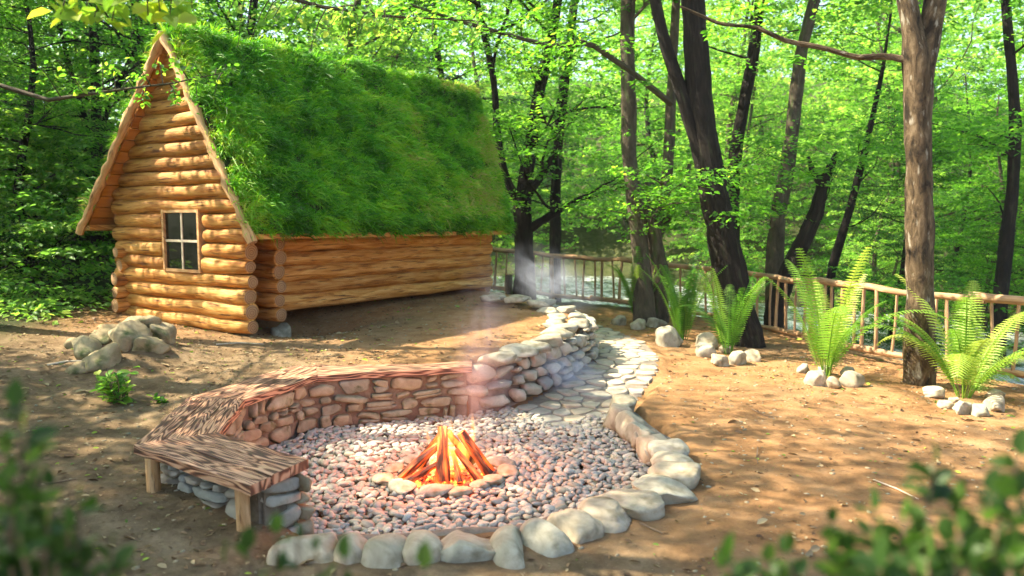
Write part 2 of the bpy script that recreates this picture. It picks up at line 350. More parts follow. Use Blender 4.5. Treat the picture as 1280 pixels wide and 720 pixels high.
# ------------------------------------------------------------------ plan of the place
def xy(v): return (v.x, v.y)
FENCE = [xy(p) for p in (Vector((-.75, 15.6, 0)), Vector((1.45, 14.3, 0)), Vector((3.15, 12.8, 0)), Vector((3.95, 11.6, 0)), Vector((4.45, 9.35, 0)), Vector((5.35, 7.7, 0)), Vector((6.6, 5.6, 0)))]
FEXT = [(-4, 40)] + [(-2.2, 20)] + FENCE + [(9, 1), (12, -6)]
RIVER = FEXT + [(60, -6), (60, 60), (-4, 60)]
WF = [(-2.08, 4.43), (-1.30, 3.86), (-1.16, 4.08), (-1.84, 4.66), (-2.0, 5.50), (-1.68, 6.28), (-.40, 6.72)]      # bench wall face
TB = [xy(P(590, 515, -.1)), xy(P(625, 508, -.08)), xy(P(657, 497, -.05)), xy(P(676, 487, -.03)), xy(P(700, 474, 0)), xy(P(720, 462, .03)), xy(P(742, 446, .06)), xy(P(747, 428, .08))]
LOW = [(-1.25, -30), (-1.25, 4.0), (-1.95, 4.66), (-2.1, 5.55), (-1.78, 6.4), (-.45, 6.85)] + [(x-.07, y+.12) for x, y in TB[1:6]] + [(.80, 8.6), (.86, 9.2), (.6, 10.0), (.15, 10.8), (-.45, 11.5), (-.9, 12.2), (-1.4, 15), (-4, 40), (60, 60), (60, -30)]
PIT = [xy(P(a, b, -.1)) for a, b in [(345, 660), (400, 690), (480, 692), (583, 682), (680, 672), (750, 648), (815, 622), (858, 596), (848, 565), (825, 545), (800, 528), (775, 511), (727, 516), (703, 528), (643, 503), (600, 511)]] + [(-.55, 6.72), (-1.75, 6.33), (-2.07, 5.5), (-1.93, 4.66)]
GRAVEL = [xy(P(a, b, -.1)) for a, b in [(352, 660), (400, 687), (480, 687), (583, 677), (680, 665), (745, 641), (800, 610), (835, 585), (828, 560), (805, 541), (780, 524), (762, 513), (727, 520), (700, 531), (643, 506), (598, 514)]] + [(-.42, 6.68), (-1.66, 6.24), (-1.97, 5.48), (-1.81, 4.66)]
PATH = [xy(P(a, b, .02)) for a, b in [(588, 512), (643, 506), (700, 531), (727, 520), (762, 514), (790, 493), (806, 478), (822, 463), (823, 447), (807, 428), (773, 415), (737, 402)]] + [(.55, 11.0), (.62, 10.2), (.95, 9.4)] + [TB[-2], TB[-3], TB[-4], TB[-5], TB[2]]
HI = [(-1.5, 3.7, .0), (-1.3, 3.4, .02), (-1.9, 4.1, .01), (-2.4, 4.3, .07), (-2.6, 5, .18), (-3.5, 4, .2), (-2.2, 2.5, .03), (-3.6, 6.5, .30), (-2.6, 6.4, .27), (-2.8, 7.4, .38), (-2.9, 8, .42), (-4.0, 8.4, .42),
      (-4.8, 9.2, .42), (-1.5, 8, .39), (-1.55, 9.5, .50), (-.9, 10.5, .55), (-2.1, 9.5, .52), (-1.3, 10.6, .58), (-.4, 11.4, .55), (.4, 9.2, .42), (.1, 8.2, .38), (-1, 7.4, .31), (-5.5, 7, .6), (-6.6, 10.5, 1.0), (-6, 9, .70),
      (-9, 10, 1.5), (-10, 15, 2.0), (-4, 13, .7), (-1, 15, .3), (-7, 4, .7), (-3, 1, .1), (-2, 16, .3), (0, 0, 0), (-3.6, 10, .44)]
LO = [(1, 4, -.02), (2, 6, -.03), (4, 7, -.13), (5, 7.6, -.22), (3, 9, -.08), (1.6, 8.5, .0), (1, 9.5, .06), (.9, 11, .08), (3, 12, -.1), (2, 3, -.01), (0, 3, 0), (-1, 3.4, .03), (0, 13, .05),
      (4, 4, -.08), (2.6, 7.6, -.03), (1.3, 6.5, -.02), (-.2, 15, 0), (1, 14, 0), (7, 6, -.3), (-1, 1, 0), (4.2, 9.6, -.16), (3.7, 10.5, -.12), (-1.0, 7.5, 0), (.2, 8, .0)]
def idw(x, y, pts, s=1.3):
    n = 0; d_ = 0
    for a, b, h in pts:
        q = (x-a)**2+(y-b)**2; wgt = np.exp(-q/(2*s*s))+1e-4/(1+q*q*.02); n = n+wgt*h; d_ = d_+wgt
    return n/d_
def ground_h(x, y, fine=True):
    x = np.asarray(x, float); y = np.asarray(y, float)
    hi, lo = idw(x, y, HI), idw(x, y, LO)
    m = sstep(-.05, .05, sdpoly(x, y, LOW)) if False else sstep(.06, -.06, sdpoly(x, y, LOW))
    h = hi*(1-m)+lo*m
    h = h*(1-sstep(.10, -.06, sdpoly(x, y, PIT)))+(-.17)*sstep(.10, -.06, sdpoly(x, y, PIT))
    pm = sstep(.14, .04, sdpoly(x, y, PATH)); h = h*(1-pm)+(-.13+.15*sstep(6.6, 8.4, y))*pm
    h = h+.17*np.exp(-((x+3.45)**2+(y-6.95)**2*1.3)/(2*.30**2))
    h = h-.20*np.exp(-((x+2.35)**2+(y-8.85)**2)/(2*.42**2))
    d = -sdpoly(x, y, RIVER)
    bank = sstep(.35, 2.0, d)*(1-sstep(7.0, 10.0, d)); h = h*(1-bank)+(-1.0)*bank
    r = np.hypot(x, y)
    h = h+sstep(24, 75, r)*14*(.6+.4*np.sin(np.arctan2(x, y)*3+1))+sstep(12, 30, r)*(-.3+1.2*sstep(0, -6, x))
    if fine:
        k = np.where((r < 16), 1.0, 3.0)
        h = h+k*(1-.97*pm)*(.05*fbm(x*.9, y*.9, 3, 3)+.036*fbm(x*5.5, y*5.5, 9, 4))
    return h
def gz(x, y): return float(ground_h(np.array([x]), np.array([y]))[0])

# ------------------------------------------------------------------ ground, water
def axis(a, b, step, far, g=1.13):
    c = list(np.arange(a, b, step)); s = step; lo = [a]; 
    while lo[-1] > -far: s *= g; lo.append(lo[-1]-s)
    s = step; hi = [c[-1]]
    while hi[-1] < far: s *= g; hi.append(hi[-1]+s)
    return np.array(lo[:0:-1]+c+hi[1:])
gx = axis(-4.6, 5.6, .045, 160); gy = axis(1.6, 12.5, .045, 170)
X, Y = np.meshgrid(gx, gy); Z = ground_h(X, Y)
idx = np.arange(X.size).reshape(X.shape)
F = np.stack([idx[:-1, :-1], idx[:-1, 1:], idx[1:, 1:], idx[1:, :-1]], -1).reshape(-1, 4)
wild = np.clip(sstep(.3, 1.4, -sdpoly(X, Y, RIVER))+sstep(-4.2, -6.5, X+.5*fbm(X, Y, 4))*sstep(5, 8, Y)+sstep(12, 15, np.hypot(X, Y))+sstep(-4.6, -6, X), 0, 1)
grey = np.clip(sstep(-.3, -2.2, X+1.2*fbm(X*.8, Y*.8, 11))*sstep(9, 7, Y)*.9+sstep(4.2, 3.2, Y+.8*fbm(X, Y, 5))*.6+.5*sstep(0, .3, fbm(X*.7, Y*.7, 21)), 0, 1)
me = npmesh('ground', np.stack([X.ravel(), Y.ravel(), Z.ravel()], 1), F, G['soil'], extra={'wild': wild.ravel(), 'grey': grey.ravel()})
tag(link('ground', me), kind='structure')
wp = [(8, 0), (5.5, 9), (4.5, 11.5), (1.2, 15.4), (-1, 18), (-3.5, 32), (-3.5, 60), (60, 60), (60, 0)]
wx, wy = np.meshgrid(np.linspace(-4, 40, 130), np.linspace(-2, 58, 170))
wz = -.72+.06*fbm(wx*1.4, wy*1.0, 5, 4)*2
ii = np.arange(wx.size).reshape(wx.shape); F = np.stack([ii[:-1, :-1], ii[:-1, 1:], ii[1:, 1:], ii[1:, :-1]], -1).reshape(-1, 4)
tag(link('river', npmesh('river', np.stack([wx.ravel(), wy.ravel(), wz.ravel()], 1), F, G['water'])), kind='structure')
# ------------------------------------------------------------------ the flagstone path (one paved surface: bed and laid stones)
def clip_poly(poly, a, b, c):
    out = []; n = len(poly)
    for i in range(n):
        p, q = poly[i], poly[(i+1) % n]; dp, dq = a*p[0]+b*p[1]-c, a*q[0]+b*q[1]-c
        if dp <= 0: out.append(p)
        if (dp < 0) != (dq < 0) and dp != dq:
            t = dp/(dp-dq); out.append((p[0]+t*(q[0]-p[0]), p[1]+t*(q[1]-p[1])))
    return out
def flagstones(region, spacing, zoff, mb, jit=.42):
    g = np.random.default_rng(3); xs = [p[0] for p in region]; ys = [p[1] for p in region]; pts = []
    y = min(ys)-spacing*2; row = 0
    while y < max(ys)+spacing*2:
        x = min(xs)-spacing*2+(row % 2)*spacing*.5
        while x < max(xs)+spacing*2:
            pts.append((x+g.uniform(-jit, jit)*spacing, y+g.uniform(-jit, jit)*spacing)); x += spacing
        y += spacing*.88; row += 1
    pts = np.array(pts); ins = sdpoly(pts[:, 0], pts[:, 1], region) < -.045
    for i in np.nonzero(ins)[0]:
        p = pts[i]; cell = [(p[0]-.5, p[1]-.5), (p[0]+.5, p[1]-.5), (p[0]+.5, p[1]+.5), (p[0]-.5, p[1]+.5)]
        for j in range(len(pts)):
            if j == i: continue
            d = pts[j]-p; L = np.hypot(*d)
            if L > spacing*2.6: continue
            cell = clip_poly(cell, d[0], d[1], d@((p+pts[j])/2)-L*.010)
        for e in range(len(region)):
            A0, B0 = np.array(region[e]), np.array(region[(e+1) % len(region)]); ed = B0-A0; le = np.hypot(*ed)
            if le < 1e-6: continue
            tt = float(np.clip((p-A0)@ed/le**2, 0, 1)); q_ = A0+ed*tt; dq_ = q_-p; dl = np.hypot(*dq_)
            if dl < spacing*.9 and len(cell) > 2: cell = clip_poly(cell, dq_[0], dq_[1], float(dq_@q_))
        # round the corners
        for it in range(2):
            n = len(cell); c2 = []
            for k in range(n):
                a, b = cell[k], cell[(k+1) % n]; c2 += [(a[0]*.78+b[0]*.22, a[1]*.78+b[1]*.22), (a[0]*.22+b[0]*.78, a[1]*.22+b[1]*.78)]
            cell = c2
        cx, cy_ = np.mean(cell, 0); n = len(cell)
        if len(cell) < 3: continue
        h0 = -.13+.15*float(sstep(6.6, 8.4, cy_))+zoff+g.uniform(-.004, .004); tx, ty = g.uniform(-.02, .02, 2); ph = g.uniform(0, 6, 3)
        rings = [(1.0, -.05), (1.0, .016), (.965, .023), (.86, .025), (.4, .025)]
        V = []
        for sc_, dz in rings:
            for k, (a, b) in enumerate(cell):
                x_, y_ = cx+(a-cx)*sc_, cy_+(b-cy_)*sc_
                if sc_ > .9: rr = 1+.012*math.sin(k*1.3+ph[0]); x_, y_ = cx+(x_-cx)*rr, cy_+(y_-cy_)*rr
                V.append((x_, y_, h0+dz+tx*(x_-cx)+ty*(y_-cy_)+.004*math.sin(x_*31+ph[1])*math.sin(y_*29+ph[2])))
        V.append((cx, cy_, h0+.025)); Fc = []
        for q in range(len(rings)-1):
            for k in range(n): Fc.append([q*n+k, q*n+(k+1) % n, (q+1)*n+(k+1) % n, (q+1)*n+k])
        q = len(rings)-1
        for k in range(n): Fc.append([q*n+k, q*n+(k+1) % n, len(V)-1])
        mb.add(V, Fc, None, 0)
mb = MB(); flagstones(PATH, .225, -.010, mb)
px_, py_ = np.meshgrid(np.arange(-.6, 2.2, .05), np.arange(6.3, 12, .05)); ok = sdpoly(px_+.025, py_+.025, PATH) < -.01
for a, b in zip(px_[ok], py_[ok]):
    z0_, z1_ = [-.13+.15*float(sstep(6.6, 8.4, q))+.004 for q in (b, b+.05)]; mb.add([(a, b, z0_), (a+.05, b, z0_), (a+.05, b+.05, z1_), (a, b+.05, z1_)], [[0, 1, 2, 3]], None, 1)
tag(mb.build('path', [G['flag'], G['mortar_grey']]), kind='structure')

# ------------------------------------------------------------------ stone walls
def resample(pts, n):
    pts = np.array(pts, float); d = np.r_[0, np.cumsum(np.linalg.norm(np.diff(pts, axis=0), axis=1))]
    s = np.linspace(0, d[-1], n); return np.stack([np.interp(s, d, pts[:, k]) for k in range(pts.shape[1])], 1), d[-1]
def stonework(base, top, zb, zt, nb, hmin, hmax, wmin, wmax, depth, blocky, gap=.012, g=None, skip=None):
    """stones laid in courses over the ruled face from base (xy) to top (xy); face looks to the right of travel"""
    g = g or rng
    bp, L = resample([(*p, z) for p, z in zip(base, zb)], 200); tp, _ = resample([(*p, z) for p, z in zip(top, zt)], 200)
    H = float(np.mean(tp[:, 2]-bp[:, 2])); t = 0; t0s = []
    while t < H-.02:
        h = min(g.uniform(hmin, hmax), H-t)
        if H-t-h < hmin*.6: h = H-t
        s = -g.uniform(0, wmin) if L > .4 else -.01
        while s < L-.001:
            wd = g.uniform(wmin, wmax)*(1 if g.random() > .25 else .55) if L > .4 else L+.03; sub = [(0, h)]
            if h > hmin*1.25 and g.random() < .25: a = g.uniform(.4, .6)*h; sub = [(0, a), (a, h)]
            for (a, b) in sub:
                sc = s+wd/2; k = int(np.clip(sc/L*199, 0, 199)); f = (t+(a+b)/2)/H
                if sc < 0 or sc > L: continue
                k2 = min(k+3, 199); k1 = max(k-3, 0); tan = bp[k2]-bp[k1]; tan[2] = 0; tan /= np.linalg.norm(tan)+1e-9
                up = tp[k]-bp[k]; up /= np.linalg.norm(up); nrm = np.cross(tan, up)
                c = bp[k]*(1-f)+tp[k]*f
                V, F_ = stone((max(.02, wd/2-gap*g.uniform(.2, 1.8)), max(.016, ((b-a)/2-gap*.3)*g.uniform(.92, 1.16)), depth*g.uniform(.8, 1.2)), 3, min(1.1, blocky*g.uniform(.9, 1.4)), 5, .04, g)
                roll = g.normal()*.09; c = c+up*g.uniform(-.006, .006)+nrm*g.uniform(-.012, .012); cr, sr = math.cos(roll), math.sin(roll)
                Bm = np.stack([tan*cr+up*sr, -tan*sr+up*cr, nrm], 0)
                nb.add(V@Bm+c, F_, g.random())
            s += wd
        t += h
def wallcore(base, top, zb, zt, thick, mb, inset=.02):
    bp, L = resample([(*p, z) for p, z in zip(base, zb)], 40); tp, _ = resample([(*p, z) for p, z in zip(top, zt)], 40)
    V = []; F_ = []
    for k in range(40):
        k2, k1 = min(k+1, 39), max(k-1, 0); tn = bp[k2]-bp[k1]; tn[2] = 0; tn /= np.linalg.norm(tn); nr = np.array([tn[1], -tn[0], 0])
        for q, off in ((bp[k], -inset), (tp[k], -inset), (tp[k], -thick), (bp[k], -thick)): V.append(tuple(q+nr*off))
    for k in range(39):
        for j in range(4): F_.append([k*4+j, k*4+(j+1) % 4, k*4+4+(j+1) % 4, k*4+4+j])
    F_ += [[0, 1, 2, 3][::-1], [156, 157, 158, 159]]
    mb.add(V, F_)
wall = empty('stone_wall', (-2, 5.4, -.1), 'low stone wall of olive and tan stones carrying the plank bench round the fire pit', 'stone wall')
zb = [.0, .02, -.14, -.14, -.14, -.14, -.12]; zt = [.27]*7
nb = NB(); mb = MB()
nbp = NB()
for a, b in ((0, 1), (1, 2), (2, 6)):
    if a == 2: nbp, nb = nb, NB()
    stonework(WF[a:b+1], WF[a:b+1], [-.08 if a == 0 else -.14]*(b-a+1), zt[a:b+1], nb, .05, .135, .09, .34, .05, .75, .007)
wallcore(WF[0:2], WF[0:2], [-.2]*2, [.27]*2, .16, mb); wallcore(WF[1:3], WF[1:3], [-.2]*2, [.268]*2, .15, mb); wallcore(WF[2:], WF[2:], [-.2]*5, [.266]*5, .10, mb)
nb.build('stonework', G['wallstone'], wall); nbp.build('end_stonework', G['palestone'], wall); mb.build('mortar', G['mortar'], wall, False)
# curved retaining wall with coping
TT = [xy(P(590, 456, .33)), xy(P(627, 445, .36)), xy(P(655, 437, .38)), xy(P(674, 432, .40)), xy(P(696, 424, .42)), xy(P(722, 414, .43)), xy(P(732, 404, .43)), xy(P(728, 398, .43))]
tw = empty('stone_wall', (0, 7.6, 0), 'curved retaining wall of rounded pale stones between the dirt terrace and the flagstone path', 'stone wall')
nb = NB(); mb = MB()
stonework(TB, TT, [-.13, -.10, -.08, -.06, -.04, 0, .02, .04], [.33, .35, .37, .38, .38, .38, .38, .38], nb, .085, .16, .13, .34, .08, .45, .006)
wallcore(TB, TT, [-.2]*8, [.30, .32, .34, .35, .36, .36, .36, .36], .30, mb, .03)
mb.build('mortar', G['mortar_grey'], tw, False); nb.build('stonework', G['palestone'], tw)
cop = [P(600, 452, .36), P(632, 441, .39), P(664, 430, .42), P(690, 418, .46), P(708, 405, .47), P(711, 394, .47), P(700, 385, .51), P(683, 378, .55), P(658, 373, .59), P(630, 369.5, .62), P(604, 366.5, .64)]
cp, CL = resample([tuple(p) for p in cop], 400); s = .08
g5 = np.random.default_rng(5); k0 = 0
while s < CL-.05:
    near = s < 1.75; wd = g5.uniform(.20, .36) if near else g5.uniform(.26, .42); k = int(min(399, (s+wd/2)/CL*399)); c = cp[k]; t = cp[min(k+4, 399)]-cp[max(k-4, 0)]; ang = math.atan2(t[1], t[0])
    nrow = 1 if near else 2; full = .40 if near else .52
    for q in range(nrow):
        off = (q-(nrow-1)/2)*full/nrow+g5.uniform(-.02, .02); nx, ny = math.sin(ang), -math.cos(ang)
        o = stone_obj('coping_stone', (c[0]+nx*off, c[1]+ny*off, c[2]-.035+g5.uniform(-.012, .012)+(.02 if 1.2 < s < 1.8 else 0)), (wd/2-.008, full/nrow/2-.006, .065 if near else .05),
                  (g5.uniform(-.08, .08), g5.uniform(-.08, .08), ang+g5.uniform(-.15, .15)), G['rim'], 3, tw, blocky=.5, g=g5)
    s += wd
# outer side of the far terrace edge, towards the path and fence
far = [(.92, 8.75), (.92, 9.4), (.68, 10.1), (.22, 10.9), (-.4, 11.6)]
nb = NB(); stonework(far, far, [.0]*5, [.42, .44, .46, .5, .52], nb, .09, .15, .14, .3, .07, .4); nb.build('stonework', G['palestone'], tw)

# ------------------------------------------------------------------ plank bench
zs = .325
bench = empty('bench', tuple(P(240, 560, zs)), 'long angled bench of scorched brown planks curving along the left side of the fire pit', 'bench')
OUT = [P(313, 611, zs), P(167, 558, zs), P(234, 498, zs), P(393, 449, zs), P(590, 444, zs)]
INN = [P(386, 578, zs), P(273, 544, zs), P(306, 500, zs), P(397, 470, zs), P(590, 459.5, zs)]
for k in range(4):
    a0, a1, b0, b1 = OUT[k], OUT[k+1], INN[k], INN[k+1]
    ax = (a1-a0).normalized(); nbd = 3 if k < 3 else 2
    for j in range(nbd):
        f0, f1 = j/nbd+(.006 if j else 0), (j+1)/nbd-.006
        dz = random.uniform(-.002, .003)+(.012 if k == 0 else 0)
        ext = .003; q = [a0.lerp(b0, f0), a0.lerp(b0, f1), a1.lerp(b1, f1), a1.lerp(b1, f0)]
        cen = (q[0]+q[1]+q[2]+q[3])/4
        # resampled along the length for a slightly wavy live edge
        mbp = MB(); n = 14; V = []; 
        for i in range(n+1):
            t = i/n; pa, pb = q[0].lerp(q[3], t), q[1].lerp(q[2], t); side = (pb-pa).normalized()
            ea = (.0015*math.sin(i*1.9+k*3)) if j == 0 else 0; eb = (.002*math.sin(i*1.3+k)) if j == nbd-1 else 0
            sh = ax*(.008*math.sin(k*5+j*9)) if 0 < i < n else Vector((0, 0, 0))
            pa = pa+side*ea; pb = pb+side*eb
            wz_ = Vector((0, 0, dz+.003*math.sin(i*.8+j+k)))
            V += [pa+wz_, pa+side*.006+wz_+Vector((0, 0, .004)), pb-side*.006+wz_+Vector((0, 0, .004)), pb+wz_, pb+wz_-Vector((0, 0, .05)), pa+wz_-Vector((0, 0, .05))]
        Fq = []; UVq = []; L_ = (q[3]-q[0]).length; W = (q[1]-q[0]).length; vv = [0, .01, W-.01, W, W+.05, -.05]; o = random.random()*9
        for i in range(n):
            for m_ in range(6):
                m2 = (m_+1) % 6; Fq.append([i*6+m_, i*6+6+m_, i*6+6+m2, i*6+m2])
                va, vb = vv[m_], vv[m2]
                if m_ == 4: va, vb = W+.05, 2*W
                u0, u1 = i/n*L_+o, (i+1)/n*L_+o; UVq.append([(u0, va), (u1, va), (u1, vb), (u0, vb)])
        for e in (0, n):
            f = [e*6+m_ for m_ in range(6)]; f = f if e == 0 else f[::-1]; Fq.append(f)
            UVq.append([(V[i_].z*2, V[i_].x*.3+V[i_].y*.3) for i_ in f])
        mbp.add(V, Fq, UVq)
        ob = mbp.build('seat_plank', G['burnt'], bench); ob.data.set_sharp_from_angle(angle=R(35))
for (px, py, xx) in ((190, 572, 0), (302, 604, 0)):
    t = P(px, py, zs-.04); mbp = MB(); b = Vector((t.x+.01, t.y-.01, -.12))
    mbp.tube([b, b.lerp(t, .33), b.lerp(t, .66), t], [.042, .038, .037, .038], 12, True, .03, 0, 1); mbp.build('leg', [G['pine_pale'], G['end']], bench)
print('built: walls')

# ------------------------------------------------------------------ rim stones of the fire pit
RIM = [ # px, py, width px, depth m, tilt, blocky, label
 (388, 688, 86, .22, .9, 'broad flat grey block in the fire pit rim, beside the bench end'),
 (441, 686, 40, .18, .2, 'small rounded rim stone between the broad grey block and the egg-shaped stone'),
 (482, 686, 54, .20, .3, 'pale egg-shaped rim stone left of the front centre of the fire pit'),
 (524, 683, 50, .19, .6, 'squarish rim stone just left of the long flat-topped front stone'),
 (583, 678, 78, .20, .95, 'long flat-topped block at the front centre of the fire pit rim'),
 (638, 679, 48, .27, .2, 'smooth cream oval stone just right of the long flat-topped front stone'),
 (680, 668, 48, .25, .2, 'smooth cream oval stone, second to the right of the long front stone'),
 (716, 655, 58, .22, .5, 'cream rim stone between the second oval stone and the flat slabs on the right'),
 (757, 643, 66, .24, .7, 'flat pale slab that begins the overlapping slabs of the rim on the right'),
 (802, 626, 76, .26, .8, 'largest flat pale slab in the rim above the dark gap'),
 (836, 609, 62, .24, .8, 'flat grey slab right of the largest slab in the rim'),
 (851, 592, 62, .20, .8, 'grey-green slab at the rightmost bulge of the fire pit rim'),
 (853, 576, 54, .20, .7, 'green-grey slab just behind the rightmost slab of the rim'),
 (845, 562, 46, .18, .6, 'wedge-shaped green-grey stone where the rim turns back towards the path'),
 (822, 549, 38, .17, .5, 'pinkish rim stone behind the green-grey wedge'),
 (806, 536, 40, .16, .3, 'rounded pale pink stone in the back right of the rim'),
 (792, 524, 40, .15, .3, 'smooth pink-white stone nearest to the path in the rim'),
 (776, 513, 34, .15, .5, 'small tan block where the rim meets the flagstone path')]
centre = P(600, 590, 0)
for i, (px, py, wpx, dep, bl, lab) in enumerate(RIM):
    p = P(px, py, .03); wd = wpx*p.y/FPX
    q0 = P(*RIM[max(i-1, 0)][:2], .03); q1 = P(*RIM[min(i+1, len(RIM)-1)][:2], .03); ang = math.atan2(q1.y-q0.y, q1.x-q0.x)
    L_ = (q1-q0).length/(1 if 0 < i < len(RIM)-1 else 0.55); hl = max(.10, min(L_/4*1.42, wd*.72)) if px > 740 else wd/2*1.24
    if px > 740: dep *= 1.15 if px < 835 and py < 555 else 1.5
    else: dep *= 1.4
    o = stone_obj('rim_stone', (p.x+(centre.x-p.x)*(.03 if px > 740 else 0), p.y+(centre.y-p.y)*(.03 if px > 740 else 0), -.03 if px < 740 or py < 555 else .01), (hl, dep/2+.02, .125 if px < 740 or py < 555 else .075), (random.uniform(-.1, .06), random.uniform(-.07, .07), ang+random.uniform(-.1, .1)), G['rim'], 4, blocky=bl*.9, facets=6 if bl > .5 else 3, rough=.03)
    tag(o, lab, 'stone', 'stones of the fire pit rim')
mb = MB(); bed = [P(px, py, -.1) for px, py, *_ in RIM]; mb.tube([(p.x+(centre.x-p.x)*.02, p.y+(centre.y-p.y)*.02, -.135) for p in bed], .105, 10, True, .05)
tag(mb.build('mortar_bed', G['mortar_grey']), 'rough grey mortar showing between the stones of the fire pit rim', 'mortar')
for px, py, wpx, lab in ((812, 563, 34, 'lumpy pale stone lying inside the rim beside the pinkish stone'), (800, 549, 30, 'small orange-tinged stone lying inside the rim'), (786, 536, 26, 'small pale stone tucked inside the rim near the path'), (838, 580, 30, 'small grey stone filling the inside of the rim at its rightmost bulge')):
    p = P(px, py, -.03); tag(stone_obj('rim_stone', (p.x, p.y, -.05), (wpx*p.y/FPX/2, .07, .08), (.1, .1, random.random()*3), G['rim'], 3, blocky=.3), lab, 'stone', 'stones of the fire pit rim')
# block where the path edge drops to the soil
p = P(775, 500, .05)
tag(stone_obj('edge_block', (p.x+.02, p.y, -.02), (.13, .22, .1), (0, 0, .15), G['rim'], 3, blocky=.9, facets=3), 'grey-green squared block at the outer edge of the path above the rim', 'stone')

# ------------------------------------------------------------------ gravel
var = []
for k in range(8):
    g = np.random.default_rng(50+k); V, F_ = stone((.034*g.uniform(.8, 1.15), .025*g.uniform(.75, 1.1), .014*g.uniform(.8, 1.3)), 2, .15, 2, .03, g)
    var.append((V, F_, npmesh('pebble', V, F_, G['pebble'])))
xs, ys = zip(*GRAVEL); cand = []
for lay, zz in ((0, -.135), (1, -.112)):
    y = min(ys)
    while y < max(ys):
        x = min(xs)
        while x < max(xs):
            cand.append((x+rng.uniform(-.024, .024), y+rng.uniform(-.024, .024), zz+rng.uniform(-.008, .010))); x += .053
        y += .050
cand = np.array(cand); cand = cand[sdpoly(cand[:, 0], cand[:, 1], GRAVEL) < -.01]
FC = P(557, 596, -.10)
cand = cand[~((np.hypot(cand[:, 0]-FC.x, cand[:, 1]-FC.y) < .27))]
order = np.argsort(cand[:, 1]+(cand[:, 2] < -.122)*3); top = cand[order]
nb = NB()
for i, (x, y, z) in enumerate(top):
    k = int(rng.integers(8)); sc_ = rng.choice([.75, .9, 1, 1.15, 1.4], p=[.25, .25, .25, .15, .1]); rx, ry, rz = rng.uniform(-.35, .35), rng.uniform(-.35, .35), rng.uniform(0, 6.28)
    if i < 300:
        o = bpy.data.objects.new('pebble', var[k][2]); COL.objects.link(o); o.location = (x, y, z); o.rotation_euler = (rx, ry, rz); o.scale = (sc_,)*3
        tag(o, 'small rounded river pebble at the front of the fire pit floor', 'pebble', 'pebbles covering the fire pit floor')
    else: nb.add(var[k][0]*sc_@rotm(rx, ry, rz).T+np.array([x, y, z]), var[k][1])
tag(nb.build('pebble_bed', G['pebble_mass']), 'grey, pink and cream river pebbles covering the fire pit floor', 'pebbles', kind='stuff')
print('built: gravel', len(top))

# ------------------------------------------------------------------ fire: hearth stones, firewood, flames, smoke
HS = [(478, 597, 42, 'left end of the hearth ring, flat pink stone'), (492, 583, 34, 'flat stone at the back left of the hearth ring'), (503, 607, 52, 'long flat pink stone at the front left of the hearth ring'), (543, 611, 50, 'flat pink stone at the front of the hearth ring'),
      (575, 612, 34, 'small flat stone at the front of the hearth ring, right of the centre'), (600, 604, 32, 'thick grey pebble-like stone at the front right of the hearth ring'), (617, 598, 42, 'wide flat stone at the right front of the hearth ring'), (633, 587, 40, 'flat stone at the right end of the hearth ring'),
      (625, 576, 46, 'flat stone at the back right of the hearth ring'), (600, 570, 36, 'half-hidden flat stone behind the right-hand firewood'), (515, 572, 34, 'half-hidden flat stone behind the left-hand firewood')]
for px, py, wpx, lab in HS:
    p = P(px, py, -.08); tag(stone_obj('hearth_stone', (p.x, p.y, -.088), (wpx*p.y/FPX/2, wpx*p.y/FPX/2*.72, .024), (random.uniform(-.08, .08), random.uniform(-.08, .08), math.atan2(p.y-FC.y, p.x-FC.x)+math.pi/2), G['rim'], 3, blocky=.2, facets=3), lab, 'stone', 'flat stones ringing the fire')
def charmat():
    m, ns, ls, b = M('burning_wood'); v = coords(ns, ls, 'UV', (2, 9, 1))
    n = ns.new('ShaderNodeTexNoise'); n.inputs['Scale'].default_value = 3; n.inputs['Detail'].default_value = 7; ls.new(v, n.inputs['Vector'])
    r = ramp(ns, [(.44, (.02, .010, .007)), (.54, (.20, .07, .025)), (.68, (.55, .26, .08))]); ls.new(n.outputs['Fac'], r.inputs[0]); ls.new(r.outputs[0], b.inputs['Base Color'])
    n2 = ns.new('ShaderNodeTexNoise'); n2.inputs['Scale'].default_value = 2.2; n2.inputs['Detail'].default_value = 4; ls.new(v, n2.inputs['Vector'])
    r2 = ramp(ns, [(.50, (0, 0, 0)), (.60, (1, .08, .0)), (.76, (1, .35, .03))]); ls.new(n2.outputs['Fac'], r2.inputs[0]); ls.new(r2.outputs[0], b.inputs['Emission Color']); b.inputs['Emission Strength'].default_value = .45
    b.inputs['Roughness'].default_value = .8; return m
G['char'] = charmat()
def embermat():
    m, ns, ls, b = M('glowing_embers'); v = coords(ns, ls, 'Object', (1, 1, 1))
    n = ns.new('ShaderNodeTexNoise'); n.inputs['Scale'].default_value = 24; n.inputs['Detail'].default_value = 5; ls.new(v, n.inputs['Vector'])
    r2 = ramp(ns, [(.42, (.02, 0, 0)), (.52, (.9, .05, .01)), (.65, (1, .3, .03))]); ls.new(n.outputs['Fac'], r2.inputs[0]); ls.new(r2.outputs[0], b.inputs['Emission Color']); b.inputs['Emission Strength'].default_value = 1.6
    b.inputs['Base Color'].default_value = (.06, .04, .035, 1); return m
G['ember'] = embermat()
nb = NB()
for k in range(330):
    a, r_ = rng.uniform(0, 6.28), .27*math.sqrt(rng.random()); V, F_ = stone(rng.uniform(.008, .024, 3), 1, .5, 3, .05)
    nb.add(V@rotm(*rng.uniform(0, 6, 3)).T+np.array([FC.x+.02+a*0+r_*math.cos(a), FC.y+.02+r_*math.sin(a), -.125+rng.uniform(0, .04)*(1-r_/.3)]), F_)
tag(nb.build('embers', G['ember'], smooth=False), 'glowing orange embers and ash heaped under the firewood', 'embers', kind='stuff')
TIP = D(556, 535, FC.y+.03)
